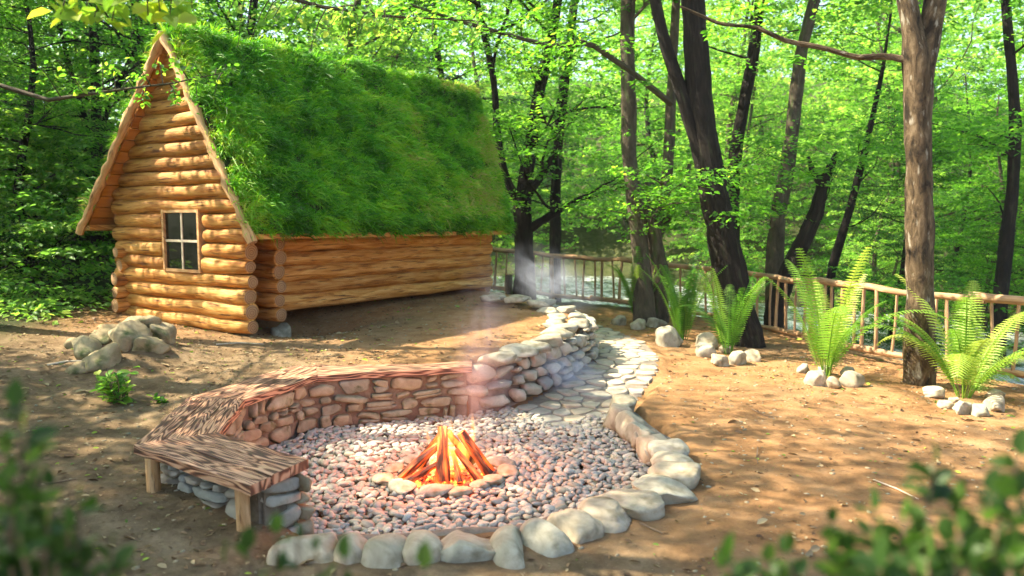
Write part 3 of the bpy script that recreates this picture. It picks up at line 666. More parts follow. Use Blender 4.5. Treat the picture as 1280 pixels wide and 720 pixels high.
WOOD = [((553, 602), (553, 533), -.10, .0, .040, 'upright split log at the centre front of the campfire'),
        ((612, 592), (576, 540), -.09, .05, .036, 'thick split log leaning from the right side of the campfire'),
        ((500, 598), (548, 556), -.09, -.06, .028, 'split log leaning from the lower left, outermost of the campfire'),
        ((505, 604), (550, 578), -.09, -.10, .022, 'thin pale stick lying low at the left front of the campfire'),
        ((524, 580), (556, 538), -.09, .14, .030, 'short dark-tipped log leaning from the back left of the campfire'),
        ((600, 600), (570, 562), -.09, -.02, .024, 'charred stick under the right-hand log of the campfire'),
        ((590, 578), (560, 540), -.09, .20, .026, 'split log at the back right of the campfire, behind the flames'),
        ((575, 604), (566, 565), -.09, -.03, .018, 'narrow charred stick standing right of the centre log')]
for (a, b, za, dy, r_, lab) in WOOD:
    p0 = P(*a, za); p1 = D(*b, FC.y+.02+dy*.5)
    d = (p1-p0); mbw = MB(); n = 5; pts = [p0.lerp(p1, i/6) for i in range(7)]
    mbw.tube(pts, [r_*1.22*random.uniform(.92, 1.05)*(1.1-.35*(i/6)) for i in range(7)], n, True, .05)
    o = mbw.build('firewood', G['char']); base = Vector(p0)
    o.data.set_sharp_from_angle(angle=R(25)); tag(o, lab, 'firewood', 'burning logs of the campfire')
def flamemat():
    m = bpy.data.materials.new('flame'); m.use_nodes = True; ns, ls = m.node_tree.nodes, m.node_tree.links; ns.clear()
    out = ns.new('ShaderNodeOutputMaterial'); tc = ns.new('ShaderNodeTexCoord')
    n = ns.new('ShaderNodeTexNoise'); n.inputs['Scale'].default_value = 9; n.inputs['Detail'].default_value = 3; n.inputs['Distortion'].default_value = .8
    mp = ns.new('ShaderNodeMapping'); mp.inputs['Scale'].default_value = (1, 1, .35); ls.new(tc.outputs['Object'], mp.inputs[0]); ls.new(mp.outputs[0], n.inputs['Vector'])
    sp = ns.new('ShaderNodeSeparateXYZ'); ls.new(tc.outputs['Object'], sp.inputs[0])
    r = ramp(ns, [(0, (1, .30, .04)), (.4, (1, .42, .06)), (1, (1, .26, .03))])
    mr = ns.new('ShaderNodeMapRange'); mr.inputs[1].default_value = 0; mr.inputs[2].default_value = .6; ls.new(sp.outputs[2], mr.inputs[0]); ls.new(mr.outputs[0], r.inputs[0])
    m2 = ns.new('ShaderNodeMapRange'); m2.inputs[1].default_value = .36; m2.inputs[2].default_value = .70; m2.inputs[4].default_value = 16; ls.new(n.outputs['Fac'], m2.inputs[0])
    em = ns.new('ShaderNodeEmission'); ls.new(r.outputs[0], em.inputs[0]); ls.new(m2.outputs[0], em.inputs[1])
    ls.new(em.outputs[0], out.inputs['Volume']); return m
G['flame'] = flamemat()
fl = empty('campfire_flames', (FC.x, FC.y, -.1), 'thin orange and yellow flames rising between the leaning logs', 'fire')
for (px, py0, py1, r_, bend, dy) in ((556, 596, 512, .060, .05, .06), (575, 594, 518, .055, .04, .05), (540, 592, 528, .04, -.03, .02), (566, 598, 540, .05, .02, -.05), (590, 590, 546, .03, .03, .08), (525, 598, 560, .03, -.02, -.02), (582, 590, 500, .05, .07, .12)):
    a = D(px, py0, FC.y+dy); b = D(px, py1, FC.y+dy); mbw = MB(); pts = []; rr = []
    for i in range(10):
        t = i/9; pts.append(a.lerp(b, t)+Vector((bend*t*t+.015*math.sin(t*7+px), .02*math.sin(t*5+px), 0))); rr.append(r_*(math.sin(math.pi*min(1, t*1.0+.12))**.8*(1-.55*t)+.02) if t < 1 else .002)
    mbw.tube(pts, rr, 10, True, .12); o = mbw.build('flame', G['flame'], fl)
    # recentre so object-space height starts at the flame's foot
    for v in o.data.vertices: v.co = Vector(v.co)-Vector(fl.location)
    o.location = (0, 0, 0)
fp = bpy.data.lights.new('campfire_light', 'POINT'); fp.energy = 22; fp.color = (1, .27, .12); fp.shadow_soft_size = .16
fo = bpy.data.objects.new('campfire_light', fp); COL.objects.link(fo); fo.location = (FC.x, FC.y-.02, .26)
def smokemat(name, col, dens, scale, lo=.42, hi=.66):
    m = bpy.data.materials.new(name); m.use_nodes = True; ns, ls = m.node_tree.nodes, m.node_tree.links; ns.clear()
    out = ns.new('ShaderNodeOutputMaterial'); tc = ns.new('ShaderNodeTexCoord')
    ln = node(ns, 'ShaderNodeVectorMath', operation='LENGTH'); ls.new(tc.outputs['Object'], ln.inputs[0])
    fo_ = ns.new('ShaderNodeMapRange'); fo_.inputs[1].default_value = 1; fo_.inputs[2].default_value = .1; ls.new(ln.outputs['Value'], fo_.inputs[0])
    n = ns.new('ShaderNodeTexNoise'); n.inputs['Scale'].default_value = scale; n.inputs['Detail'].default_value = 3; n.inputs['Distortion'].default_value = 1.0; ls.new(tc.outputs['Object'], n.inputs['Vector'])
    r = ns.new('ShaderNodeMapRange'); r.inputs[1].default_value = lo; r.inputs[2].default_value = hi; r.inputs[4].default_value = dens; ls.new(n.outputs['Fac'], r.inputs[0])
    sq = node(ns, 'ShaderNodeMath', operation='POWER'); sq.inputs[1].default_value = 2; ls.new(fo_.outputs[0], sq.inputs[0]); mu = node(ns, 'ShaderNodeMath', operation='MULTIPLY'); ls.new(sq.outputs[0], mu.inputs[0]); ls.new(r.outputs[0], mu.inputs[1])
    pv = ns.new('ShaderNodeVolumePrincipled'); pv.inputs['Color'].default_value = (*col, 1); ls.new(mu.outputs[0], pv.inputs['Density'])
    ls.new(pv.outputs[0], out.inputs['Volume']); return m
for (px, py, Yd, sx, sy, sz, tilt, mt, lab) in (
    (603, 440, FC.y+.35, .30, .30, .85, .06, smokemat('warm_smoke', (.85, .97, 1.0), 3.8, 2.2, .38, .70), 'pale warm smoke column rising straight above the campfire'),
    (712, 465, 7.0, .42, .3, .30, .4, smokemat('blue_smoke', (.60, .76, .97), 7.0, 2.2), 'bluish smoke wisp drifting low across the flagstone path'),
    (690, 352, 8.6, .70, .4, .42, .5, smokemat('drifting_smoke', (.78, .86, .97), 5.0, 2.2), 'bluish white smoke wisp drifting in front of the far fence')):
    V, F_ = ico(4); o = link('smoke', npmesh('smoke', V, F_, mt)); o.location = D(px, py, Yd); o.scale = (sx, sy, sz); o.rotation_euler = (0, tilt, 0); tag(o, lab, 'smoke', kind='stuff')
print('built: fire')
exec_later = []

# ------------------------------------------------------------------ log cabin
cab = empty('log_cabin', (-2.74, 8.0, .42), 'small log cabin with a steep roof covered in long green grass', 'cabin')
R0 = Vector((-2.60, 7.60, 0)); U = Vector((.55, .835, 0)); VV = Vector((-.835, .55, 0))
def C(u, v, z): return R0+U*u+VV*v+Vector((0, 0, z))
def vr(z): return max(.30, (z-1.45)/2.22*1.55+.10)
def vl(z): return min(2.74, 3.1-(z-1.5)/2.17*1.55-.10)
lg = MB()
def log(mb, a, b, r, n=12, wob=.035):
    a, b = Vector(a), Vector(b); L_ = (b-a).length; k = max(3, int(L_/.16)); tp = random.uniform(-.14, .14); ph = random.random()*6
    pts = [a.lerp(b, i/k)+Vector((0, 0, .006*math.sin(i*.9+ph))) for i in range(k+1)]
    rr = [r*(1+tp*(i/k-.5)*2+.035*math.sin(i*1.1+ph*2)) for i in range(k+1)]
    # softly rounded ends
    pts = [a, a+(b-a).normalized()*.012]+pts[1:-1]+[b-(b-a).normalized()*.012, b]; rr = [rr[0]*.86, rr[0]]+rr[1:-1]+[rr[-1], rr[-1]*.86]
    mb.tube(pts, rr, n, True, wob, 0, 1)
pitch = .158
for k in range(19):
    z = .49+pitch*k; a, b = vr(z), vl(z)
    if b-a < .15: continue
    r = .087
    if 1.0 < z < 1.74:
        log(lg, C(.25, a+random.uniform(-.03, .02), z), C(.25, 1.02+random.uniform(-.03, .02), z), r); log(lg, C(.25, 1.75+random.uniform(-.02, .03), z), C(.25, b+random.uniform(-.04, .04), z), r)
    else: log(lg, C(.25, a+random.uniform(-.03, .03)*(z < 1.5), z), C(.25, b+random.uniform(-.03, .06)*(z < 1.5), z), r)
lg.build('front_wall', [G['pine'], G['end']], cab)
# crossing log ends at both corners
st = MB()
for k in range(6):
    z = .50+pitch*k; log(st, C(.72, .9, z+.06), C(.72, .42+random.uniform(-.03, .03), z+.06), .083)
st.build('corner_logs', [G['pine'], G['end']], cab); st = MB()
for k in range(6):
    z = .50+pitch*k; log(st, C(.8, 2.55, z-.07), C(.10+random.uniform(-.04, .04), 2.58, z-.07), .08)
st.build('corner_logs', [G['pine'], G['end']], cab)
W0, W1 = Vector((-2.72, 8.60, 0)), Vector((-.36, 11.55, 0))
sw = MB()
for k in range(5):
    z = .665+.165*k; log(sw, W0+Vector((0, 0, z)), W1+Vector((0, 0, z))+(W1-W0).normalized()*random.uniform(-.03, .05), .090, 14, .02)
sw.build('side_wall', [G['pine'], G['end']], cab)
ow = MB(); WB = C(4.4, 2.7, 0)
for k in range(6):
    z = .5+.165*k; log(ow, C(.8, 2.62, z), WB+Vector((0, 0, z)), .088, 8); log(ow, W1+Vector((0, 0, z+.08)), WB+Vector((0, 0, z+.08)), .088, 8)
for k in range(6, 19):
    z = .5+.165*k; f = (z-1.45)/2.1*.5
    if f < .48: log(ow, W1.lerp(WB, f+.02)+Vector((0, 0, z+.08)), W1.lerp(WB, .98-f)+Vector((0, 0, z+.08)), .088, 8)
ow.build('rear_walls', [G['pine'], G['end']], cab)
# foundation stones holding the sill
for t, s_ in ((.03, .12),):
    p = W0.lerp(W1, t); stone_obj('foundation_stone', (p.x-.03, p.y+.1, gz(p.x, p.y)+.0), (.14, .12, .14), (0, 0, .9), G['rim'], 3, cab, blocky=.6)
# window
wf = MB(); c0, c1, z0, z1 = 1.05, 1.73, 1.03, 1.72; N_ = -U
def wbox(mb, va, vb, za, zb_, u0, u1): mb.box(C(u0, va, za), VV*(vb-va), U*(u1-u0), Vector((0, 0, zb_-za)))
fw = .032
wbox(wf, c0, c0+fw, z0, z1, .165, .33); wbox(wf, c1-fw, c1, z0, z1, .165, .33); wbox(wf, c0+fw, c1-fw, z0, z0+fw, .17, .33); wbox(wf, c0+fw, c1-fw, z1-fw, z1, .17, .33)
win = wf.build('window', G['pine_pale'], cab, False)
mu = MB(); cm, zm = (c0+c1)/2, (z0+z1)/2
wbox(mu, cm-.013, cm+.013, z0+fw, z1-fw, .185, .21); wbox(mu, c0+fw, cm-.013, zm-.013, zm+.013, .187, .208); wbox(mu, cm+.013, c1-fw, zm-.013, zm+.013, .187, .208)
mu.build('muntins', nmat('white_muntin', [(.3, (.55, .45, .32)), (.7, (.75, .66, .52))], 8), win, False)
gm, ns, ls, b = M('window_glass'); b.inputs['Base Color'].default_value = (.006, .008, .008, 1); b.inputs['Roughness'].default_value = .03; b.inputs['Specular IOR Level'].default_value = .5
pn = MB(); wbox(pn, c0+fw, c1-fw, z0+fw, z1-fw, .196, .202); pn.build('pane', gm, win, False)
# roof slabs
Rn, Ln = C(0, 0, 1.45), C(0, 3.04, 1.50); An = D(206, 50, 8.45)
Rf, Af, Lf = Vector((-.05, 11.50, 1.41)), Vector((-.62, 12.45, 3.50)), C(4.7, 3.2, 1.45)
def bil(a, b, c, d, s, t): return a.lerp(b, s).lerp(d.lerp(c, s), t)      # s along eave, t up to ridge
nR = (Rf-Rn).cross(An-Rn).normalized(); nL = (An-Ln).cross(Lf-Ln).normalized()
if nR.z < 0: nR = -nR
if nL.z < 0: nL = -nL
so_ = MB(); nb_ = 16
for (a, b_, c_, d_, nn) in ((Rn, Rf, Af, An, nR), (Ln, Lf, Af, An, nL)):
    for k in range(nb_):
        t0, t1 = k/nb_+.003, (k+1)/nb_-.003
        if nn is nL or True:
            p = [bil(a, b_, c_, d_, 0.006, t0), bil(a, b_, c_, d_, 1, t0), bil(a, b_, c_, d_, 1, t1), bil(a, b_, c_, d_, 0.006, t1)]
            V = [q for q in p]+[q+nn*.03 for q in p]; L_ = (p[1]-p[0]).length; o = random.random()*9
            q = lambda j: ((0, L_, L_, 0)[j % 4]+o, (0, 0, .15, .15)[j % 4]+k*.37)
            Fq = [[0, 1, 2, 3], [4, 5, 6, 7][::-1], [0, 1, 5, 4], [1, 2, 6, 5], [2, 3, 7, 6], [3, 0, 4, 7]]
            so_.add(V, Fq, [[q(j) for j in f] for f in Fq])
roofp = so_.build('roof', G['plank_soffit'], cab, False)
fb = MB()
for (a, b_, inn) in ((Rn, An, nR), (Ln, An, nL)):
    d = (b_-a).normalized(); a2 = a-d*.10; b2 = b_+d*.06; k = 26; pts = []; rr = []
    for i in range(k+1):
        t = i/k; pts.append(a2.lerp(b2, t)+inn*(.035+.008*math.sin(i*1.7))-U*(.02+.006*math.sin(i*2.3))); rr.append(.045*(1+.18*math.sin(i*2.9)+.12*math.sin(i*1.3)))
    fb.tube(pts, rr, 8, True, .08, 0, 1)
fb.build('bargeboards', [G['pine_pale'], G['end']], cab)
eb = MB()
for (a, b_, nn) in ((Rn, Rf, nR), (Ln, Lf, nL)):
    d = (b_-a).normalized(); out = Vector((d.y, -d.x, 0)) if nn is nR else Vector((-d.y, d.x, 0)); k = 40; V = []; Fq = []
    for i in range(k+1):
        t = i/k; p = a.lerp(b_, t); w_ = .05+.03*math.sin(i*.9)*math.sin(i*.37)+random.uniform(-.008, .008)
        V += [p-out*.10+Vector((0, 0, .045)), p+out*w_+Vector((0, 0, .02)), p+out*w_+Vector((0, 0, -.03)), p-out*.10+Vector((0, 0, -.012))]
    for i in range(k):
        for m_ in range(4): Fq.append([i*4+m_, i*4+4+m_, i*4+4+(m_+1) % 4, i*4+(m_+1) % 4])
    Fq += [[0, 1, 2, 3], [k*4+3, k*4+2, k*4+1, k*4]]
    eb.add(V, Fq, [[(V[j].y*1.2, V[j].z*2+V[j].x) for j in f] for f in Fq])
eb.build('eave_board', G['pine'], cab)
G['turf'] = nmat('roof_turf', [(.3, (.03, .025, .012)), (.6, (.05, .07, .02)), (.8, (.12, .085, .05))], 9, 7, .95, .8, 30, .03)
tf = MB(); ns_, nt_ = 46, 26
for (a, b_, c_, d_, nn) in ((Rn, Rf, Af, An, nR), (Ln, Lf, Af, An, nL)):
    V = []
    for j in range(nt_+1):
        for i in range(ns_+1):
            s, t = i/ns_, j/nt_; p = bil(a, b_, c_, d_, s*.985+.0075, t)
            th = .13+.05*float(fbm(s*9, t*5, 3, 3)); e = min(s*ns_/1.5, (1-s)*ns_/1.5, (t)*nt_/1.2, 1); V.append(p+nn*(.034+th*max(0, e)**.5)+Vector((0, 0, .04*t)))
    b0 = len(V)
    Fq = [[j*(ns_+1)+i, j*(ns_+1)+i+1, (j+1)*(ns_+1)+i+1, (j+1)*(ns_+1)+i] for j in range(nt_) for i in range(ns_)]
    if nn is nL: Fq = [f[::-1] for f in Fq]
    tf.add(V, Fq)
turf = tf.build('turf', G['turf'], roofp)
def blades(base, nrm, length, width, lean, g, gravity=.6):
    """bent grass blades: base (n,3), nrm (n,3), length (n,), lean (n,3) direction offset"""
    n = len(base); d = nrm+lean; d /= np.linalg.norm(d, axis=1)[:, None]; side = np.cross(d, g.normal(size=(n, 3))); side /= np.linalg.norm(side, axis=1)[:, None]
    L_ = length[:, None]; W = width[:, None]; dn = np.array([0, 0, -1.0])
    mid = base+d*L_*.5; q = base+d*L_*.8+dn*L_*.12*gravity*2; tip = base+d*L_*1.0+dn*L_*.42*gravity*1.5+g.normal(size=(n, 3))*L_*.08
    V = np.stack([base-side*W, base+side*W, mid-side*W*.85, mid+side*W*.85, q+side*0-side*W*.5, q+side*W*.5, tip], 1).reshape(-1, 3)
    o = np.arange(n)[:, None]*7
    Q = np.concatenate([o+np.array([0, 1, 3, 2]), o+np.array([2, 3, 5, 4])]); T = o+np.array([4, 5, 6]); return V, Q, T
def roof_grass(a, b_, c_, d_, nn, NT, per, seed):
    g = np.random.default_rng(seed); s = g.uniform(-.003, 1.008, NT); t = g.uniform(-.008, 1.015, NT)
    tr, ta = g.random(NT), .6+.7*g.random(NT); tl = unit3(g.normal(size=(NT, 3)))*g.uniform(.1, .75, NT)[:, None]
    s, t, tr, ta = (np.repeat(q, per) for q in (s, t, tr, ta)); tl = np.repeat(tl, per, axis=0); n = len(s)
    s = s+g.normal(size=n)*.0035; t = t+g.normal(size=n)*.007
    A_, B_, C_, D_ = map(np.array, (a, b_, c_, d_)); s1, t1 = s[:, None], t[:, None]
    p = (A_*(1-s1)+B_*s1)*(1-t1)+(D_*(1-s1)+C_*s1)*t1
    edge = np.minimum.reduce([s*ns_/1.5, (1-s)*ns_/1.5, t*nt_/1.2, np.ones(n)]).clip(0, 1)**.5
    N3 = np.array(nn); p = p+N3*(.02+.12*edge+.05*fbm(s*9, t*5, 3, 3))[:, None]; p[:, 2] += .04*t
    down = (A_-D_); down /= np.linalg.norm(down)
    lean = down*.5+tl+g.normal(size=(n, 3))*.42+np.array([0, 0, .5])
    cl = vnoise(s*22, t*12, 4); L_ = (.05+.13*cl+.06*g.random(n))*ta*(1+.6*(g.random(n) > .96))*(1-.2*s)
    dry = .95*sstep(.40, .60, vnoise(s*7+2, t*7+1, 12))*sstep(.2, .9, s)+.45*sstep(.10, 0, s)
    r = np.clip(.15*g.random(n)+tr**1.2*.5+(vnoise(s*16, t*10, 31)-.5)*.45+dry*g.random(n)*.9+.35*sstep(.84, 1, t)*g.random(n), 0, 1)  # last term yellows blades near the ridge: sun glow put into the colour
    V, Q, T = blades(p, np.tile(N3, (n, 1)), L_, .0034+.0040*g.random(n), lean, g)
    return V, Q, T, np.repeat(r, 7)
def unit3(a): return a/np.linalg.norm(a, axis=1)[:, None]
V1, Q1, T1, r1 = roof_grass(Rn, Rf, Af, An, nR, 7500, 15, 1); V2, Q2, T2, r2 = roof_grass(Ln, Lf, Af, An, nL, 2500, 12, 2)
V2o = len(V1); me = npmesh('grass', np.concatenate([V1, V2]), [np.concatenate([Q1, Q2+V2o]), np.concatenate([T1, T2+V2o])], G['grass'], np.concatenate([r1, r2]))
tag(link('grass', me, turf), kind='stuff')
print('built: cabin')

# ------------------------------------------------------------------ fence
fe = empty('rustic_fence', (3.9, 11.6, -.1), 'rustic pole fence with a long handrail running from the cabin past the ferns', 'fence')
topz = [.98, .88, .80, .72, .77, .76, .74]
rail = [(x, y, z) for (x, y), z in zip(FENCE, topz)]
rp, RL = resample(rail, 160)
botp = rp.copy(); botp[:, 2] -= .76
for (src, r_, nm, segs) in ((rp, .043, 'top_rail', 4), (botp, .040, 'bottom_rail', 5)):
    for q in range(segs):
        i0, i1 = q*160//segs, min(159, (q+1)*160//segs+2); pts = []; rr = []
        for i in range(i0, i1+1, 3): pts.append(src[i]+np.array([.012*math.sin(i*.31), .012*math.sin(i*.23), .020*math.sin(i*.17+q*2)+.01*math.sin(i*.5)])); rr.append(r_*(1.12-.25*(i-i0)/(i1-i0)+.06*math.sin(i*.9)))
        mbf = MB(); mbf.tube(pts, rr, 9, True, .06, 0, 1); mbf.build(nm, [G['fence'], G['end']], fe)
s = .12
while s < RL:
    i = int(s/RL*159); c = rp[i]; zg = gz(c[0], c[1]); post = (int(s/.225) % 8 == 0)
    lean = random.uniform(-.035, .035); t = rp[min(i+1, 159)]-rp[max(i-1, 0)]; t /= np.linalg.norm(t)
    zt_, zb_ = c[2]-.02, (zg-.25 if post else c[2]-.80)
    a = Vector((c[0]+t[0]*lean, c[1]+t[1]*lean, zb_)); b = Vector((c[0]-t[0]*lean, c[1]-t[1]*lean, zt_)); r_ = random.uniform(.036, .044) if post else random.uniform(.017, .026)
    m_ = a.lerp(b, .5)+Vector((random.uniform(-.012, .012), random.uniform(-.012, .012), 0))
    mbf = MB(); mbf.tube([a, a.lerp(m_, .5), m_, m_.lerp(b, .5), b], [r_*1.08, r_, r_*.95, r_*.95, r_*.9], 8, True, .06, 0, 1); mbf.build('post' if post else 'baluster', [G['fence'], G['end']], fe)
    s += random.uniform(.19, .26)
# old stump post with short cross piece by the cabin end of the fence
p = D(636, 365, 13.6); mbf = MB(); mbf.tube([(p.x, p.y, gz(p.x, p.y)-.2), (p.x, p.y, .62)], [.07, .06], 10, True, .06, 0, 1)
tag(mbf.build('stump', [G['bark_grey'], G['end']]), 'short weathered stump post in front of the fence beside the cabin wall', 'stump')

# ------------------------------------------------------------------ leaves
def leaves(pos, out, size, g, flat=.45, aspect=.5):
    """pos (n,3), out (n,3) growth direction, size (n,); 6-vertex folded leaves as two quads"""
    n = len(pos); d = out/(np.linalg.norm(out, axis=1)[:, None]+1e-9); nrm = np.array([0, 0, 1.0])+g.normal(size=(n, 3))*flat
    side = np.cross(d, nrm); side /= np.linalg.norm(side, axis=1)[:, None]+1e-9; up = np.cross(side, d)
    L_ = size[:, None]; W = L_*aspect*.5
    a = pos; m1 = pos+d*L_*.35; m2 = pos+d*L_*.72; tip = pos+d*L_-up*L_*.12
    V = np.stack([a, m1+side*W+up*W*.25, m2+side*W*.75+up*W*.15, tip, m2-side*W*.75+up*W*.15, m1-side*W+up*W*.25], 1).reshape(-1, 3)
    o = np.arange(n)[:, None]*6; return V, np.concatenate([o+np.array([0, 1, 2, 3]), o+np.array([0, 3, 4, 5])])
def spray_cloud(cen, dirs, length, K, size, g, width=.5, droop=.18, flat=.4):
    """each spray = flat fan of K leaves along a twig; cen (S,3) root, dirs (S,3)"""
    S = len(cen); t = g.random((S, K))**.8; sg = g.choice([-1, 1], (S, K)); h = dirs.copy(); h[:, 2] = 0; h /= np.linalg.norm(h, axis=1)[:, None]+1e-9
    side = np.stack([-h[:, 1], h[:, 0], np.zeros(S)], 1); L_ = length[:, None]; lat = sg*g.random((S, K))*width*(1-.65*t)*L_*.8
    pos = cen[:, None, :]+dirs[:, None, :]*(t*L_)[..., None]+side[:, None, :]*lat[..., None]
    pos[..., 2] += -droop*L_*(t**2)-.10*np.abs(lat)+g.normal(size=(S, K))*.025
    out = dirs[:, None, :]*.6+side[:, None, :]*(np.sign(lat)*.9)[..., None]+g.normal(size=(S, K, 3))*.25; out[..., 2] -= .25
    pos = pos.reshape(-1, 3); out = out.reshape(-1, 3); sz = size*g.uniform(.6, 1.25, len(pos))
    V, F_ = leaves(pos, out, sz, g, flat); base = np.repeat(g.random(S), K)*.5+g.random(S*K)*.5
    return V, F_, np.repeat(base, 6)
def unit(a): return a/np.linalg.norm(a, axis=-1, keepdims=True)
def crown_from_limbs(limbs, g, S, K, size, spread=.35, lmin=.45, lmax=1.0):
    """sprays attached along limb polylines (list of arrays)"""
    seg = []; wts = []
    for L_ in limbs:
        for i in range(len(L_)-1): seg.append((L_[i], L_[i+1])); wts.append(np.linalg.norm(L_[i+1]-L_[i])*(0.3+i/len(L_)))
    wts = np.array(wts)/sum(wts); k = g.choice(len(seg), S, p=wts); f = g.random(S)[:, None]
    A = np.array([seg[i][0] for i in k]); B = np.array([seg[i][1] for i in k]); c = A*(1-f)+B*f+g.normal(size=(S, 3))*spread*np.array([1, 1, .45])
    az = g.uniform(0, 2*np.pi, S); d = unit(unit(B-A)*.6+np.stack([np.cos(az), np.sin(az), g.uniform(-.15, .3, S)], 1))
    return spray_cloud(c, d, g.uniform(lmin, lmax, S), K, size, g)
def limb(p, d, L_, g, n=6, rise=.1, wig=.16):
    pts = [np.array(p, float)]; d = np.array(d, float); d /= np.linalg.norm(d)
    for i in range(n):
        d = d+g.normal(size=3)*wig+np.array([0, 0, rise*(1-1.6*i/n)]); d /= np.linalg.norm(d); pts.append(pts[-1]+d*L_/n)
    return np.array(pts)
def grow(mbt, trunks, g, nl, Lr, r0, tmin=.3, rise=.12, sub=3, elev=(.0, .5), az0=None):
    """limbs and sub-limbs off trunk polylines; returns limb polylines"""
    out = []
    for tr, w_ in trunks:
        tr = np.array(tr, float); rp_, _ = resample(tr, 40)
        for q in range(int(nl*w_)):
            t = tmin+(1-tmin)*(q+g.random())/(nl*w_); p = rp_[min(39, int(t*39))]; az = g.uniform(0, 6.28) if az0 is None else g.normal(az0, .9); e = g.uniform(*elev)
            L_ = g.uniform(*Lr)*(1.1-.5*t); lb = limb(p, (math.cos(az), math.sin(az), e), L_, g, 6, rise); out.append(lb)
            rb = r0*(1.1-.7*t); mbt.tube([tuple(x) for x in lb], [rb*(1-.13*i) for i in range(7)], 6, False, .05)
            for m_ in range(sub):
                j = g.integers(1, 5); d = lb[j+1]-lb[j]; a2 = g.choice([-1, 1])*g.uniform(.5, 1.1); d = np.array([d[0]*math.cos(a2)-d[1]*math.sin(a2), d[0]*math.sin(a2)+d[1]*math.cos(a2), d[2]*.5+.05*L_/6])
                sb = limb(lb[j], d, L_*g.uniform(.35, .6), g, 4, .05); out.append(sb); mbt.tube([tuple(x) for x in sb], [rb*.42*(1-.2*i) for i in range(5)], 4, False)
    return out
def px_path(pts, Y, dY=0): return [tuple(D(a, b, Y+dY*i/(len(pts)-1))) for i, (a, b) in enumerate(pts)]

# --- trees one can point at
def tree(name, label, cat, stems, barkm, leafm, S, K, size, seed, nl=7, Lr=(1.5, 3), r0=.035, tmin=.45, extra=None, elev=(0, .5), rise=.12, az0=None, sub=3, spread=.35, group=None, bough=None, n=12):
    """stems: list of (world polyline, radii)"""
    g = np.random.default_rng(seed); random.seed(seed); base = stems[0][0][0]; o = empty(name, tuple(base), label, cat, group); mbt = MB(); tr = []
    for pts, rad in stems:
        k = max(14, len(pts)*5); rp_, L_ = resample([(*p_, r_) for p_, r_ in zip(pts, rad)], k); rr = rp_[:, 3]; rp_ = rp_[:, :3]; sm = rp_.copy()
        for it in range(3): sm[1:-1] = (sm[:-2]+sm[2:]+2*sm[1:-1])/4
        mbt.tube([tuple(x) for x in sm], [float(x) for x in rr], n, True, .05); tr.append((sm, min(1, L_/5)))
    limbs = grow(mbt, tr, g, nl, Lr, r0, tmin, rise, sub, elev, az0)
    for pts, rad in (bough or []):
        rp_, L_ = resample(pts, len(pts)*3); mbt.tube([tuple(x) for x in rp_], [float(x) for x in np.interp(np.linspace(0, 1, len(rp_)), np.linspace(0, 1, len(rad)), rad)], 7, True, .06); limbs.append(rp_); limbs.append(rp_)
    mbt.build('trunk', barkm, o)
    if S:
        V, F_, r = crown_from_limbs(limbs+(extra or []), g, S, K, size, spread); link('crown', npmesh('crown', V, F_, leafm, r), o)
    return o
def ext(pts, rad, dx=0, dy=0, dz=3.5, k=3):
    """carry a stem on above the frame"""
    p = pts[-1]; q = pts[-2]; d = np.array(p)-np.array(q); d = d/np.linalg.norm(d); d = d*.5+np.array([dx, dy, 1]); d /= np.linalg.norm(d)
    return list(pts)+[tuple(np.array(p)+d*dz*(i+1)/k+np.array([.06*math.sin(i*2.+p[0]), 0, 0])) for i in range(k)], list(rad)+[rad[-1]*(1-.22*(i+1)) for i in range(k)]
def stem(px, Y, rad, up=True, dY=0, **k):
    pts = px_path(px, Y, dY); b = pts[0]; pts = [(b[0], b[1], gz(b[0], b[1])-.25)]+pts; rad = [rad[0]*1.15]+list(rad)
    return ext(pts, rad, **k) if up else (pts, rad)
def inner(px, Y, rad, up=True, dY=0, **k):
    pts = px_path(px, Y, dY); return ext(pts, rad, **k) if up else (pts, list(rad))
T = []
T.append(tree('beech_tree', 'thick dark leaning trunk, broadest in the clearing, splitting into two stems', 'tree',
    [stem([(932, 432), (920, 380), (908, 320), (896, 260), (884, 200), (873, 110), (868, 30), (865, -20)], 10.3, [.28, .235, .215, .20, .185, .17, .16, .155], dY=.2), inner([(888, 235), (868, 170), (849, 107), (828, 45), (815, -20)], 10.4, [.12, .095, .085, .08, .075])],
    G['bark_dark'], G['leaf'], 320, 34, .085, 11, 9, (2, 4), .05, .62, az0=2.2))
T.append(tree('beech_tree', 'straight brown trunk with sunlit patches in front of the fence, forking near its top', 'tree',
    [stem([(1149, 482), (1150, 380), (1149, 250), (1147, 130), (1148, 75), (1137, 20), (1128, -30)], 8.0, [.16, .14, .13, .13, .14, .095, .09]), inner([(1150, 100), (1160, 50), (1170, 0), (1176, -40)], 8.0, [.12, .115, .11, .10])],
    G['bark_brown'], G['leaf'], 150, 34, .085, 12, 8, (2, 3.5), .04, .80, bough=[(px_path([(1143, 78), (1110, 70), (1070, 72), (1030, 60), (985, 52), (945, 34), (900, 30), (850, 8)], 8.0, .5), [.036, .032, .028, .025, .022, .018, .014])]))
T.append(tree('hornbeam_tree', 'slim grey trunk with a pale side, left of the thick dark trunk', 'tree',
    [stem([(806, 388), (802, 330), (796, 270), (786, 200), (786, 130), (784, 60), (785, -20)], 11.8, [.17, .14, .125, .115, .115, .11, .10]), inner([(824, 330), (818, 290), (806, 262), (800, 235)], 11.8, [.11, .10, .08, .05], False)],
    G['bark_grey'], G['leaf'], 420, 34, .085, 13, 10, (2, 4), .04, .5, bough=[(px_path([(840, 130), (790, 90), (735, 52), (690, 58), (640, 45), (570, 25), (510, 5)], 11.5, -1.5), [.05, .045, .04, .036, .03, .025, .015])]))
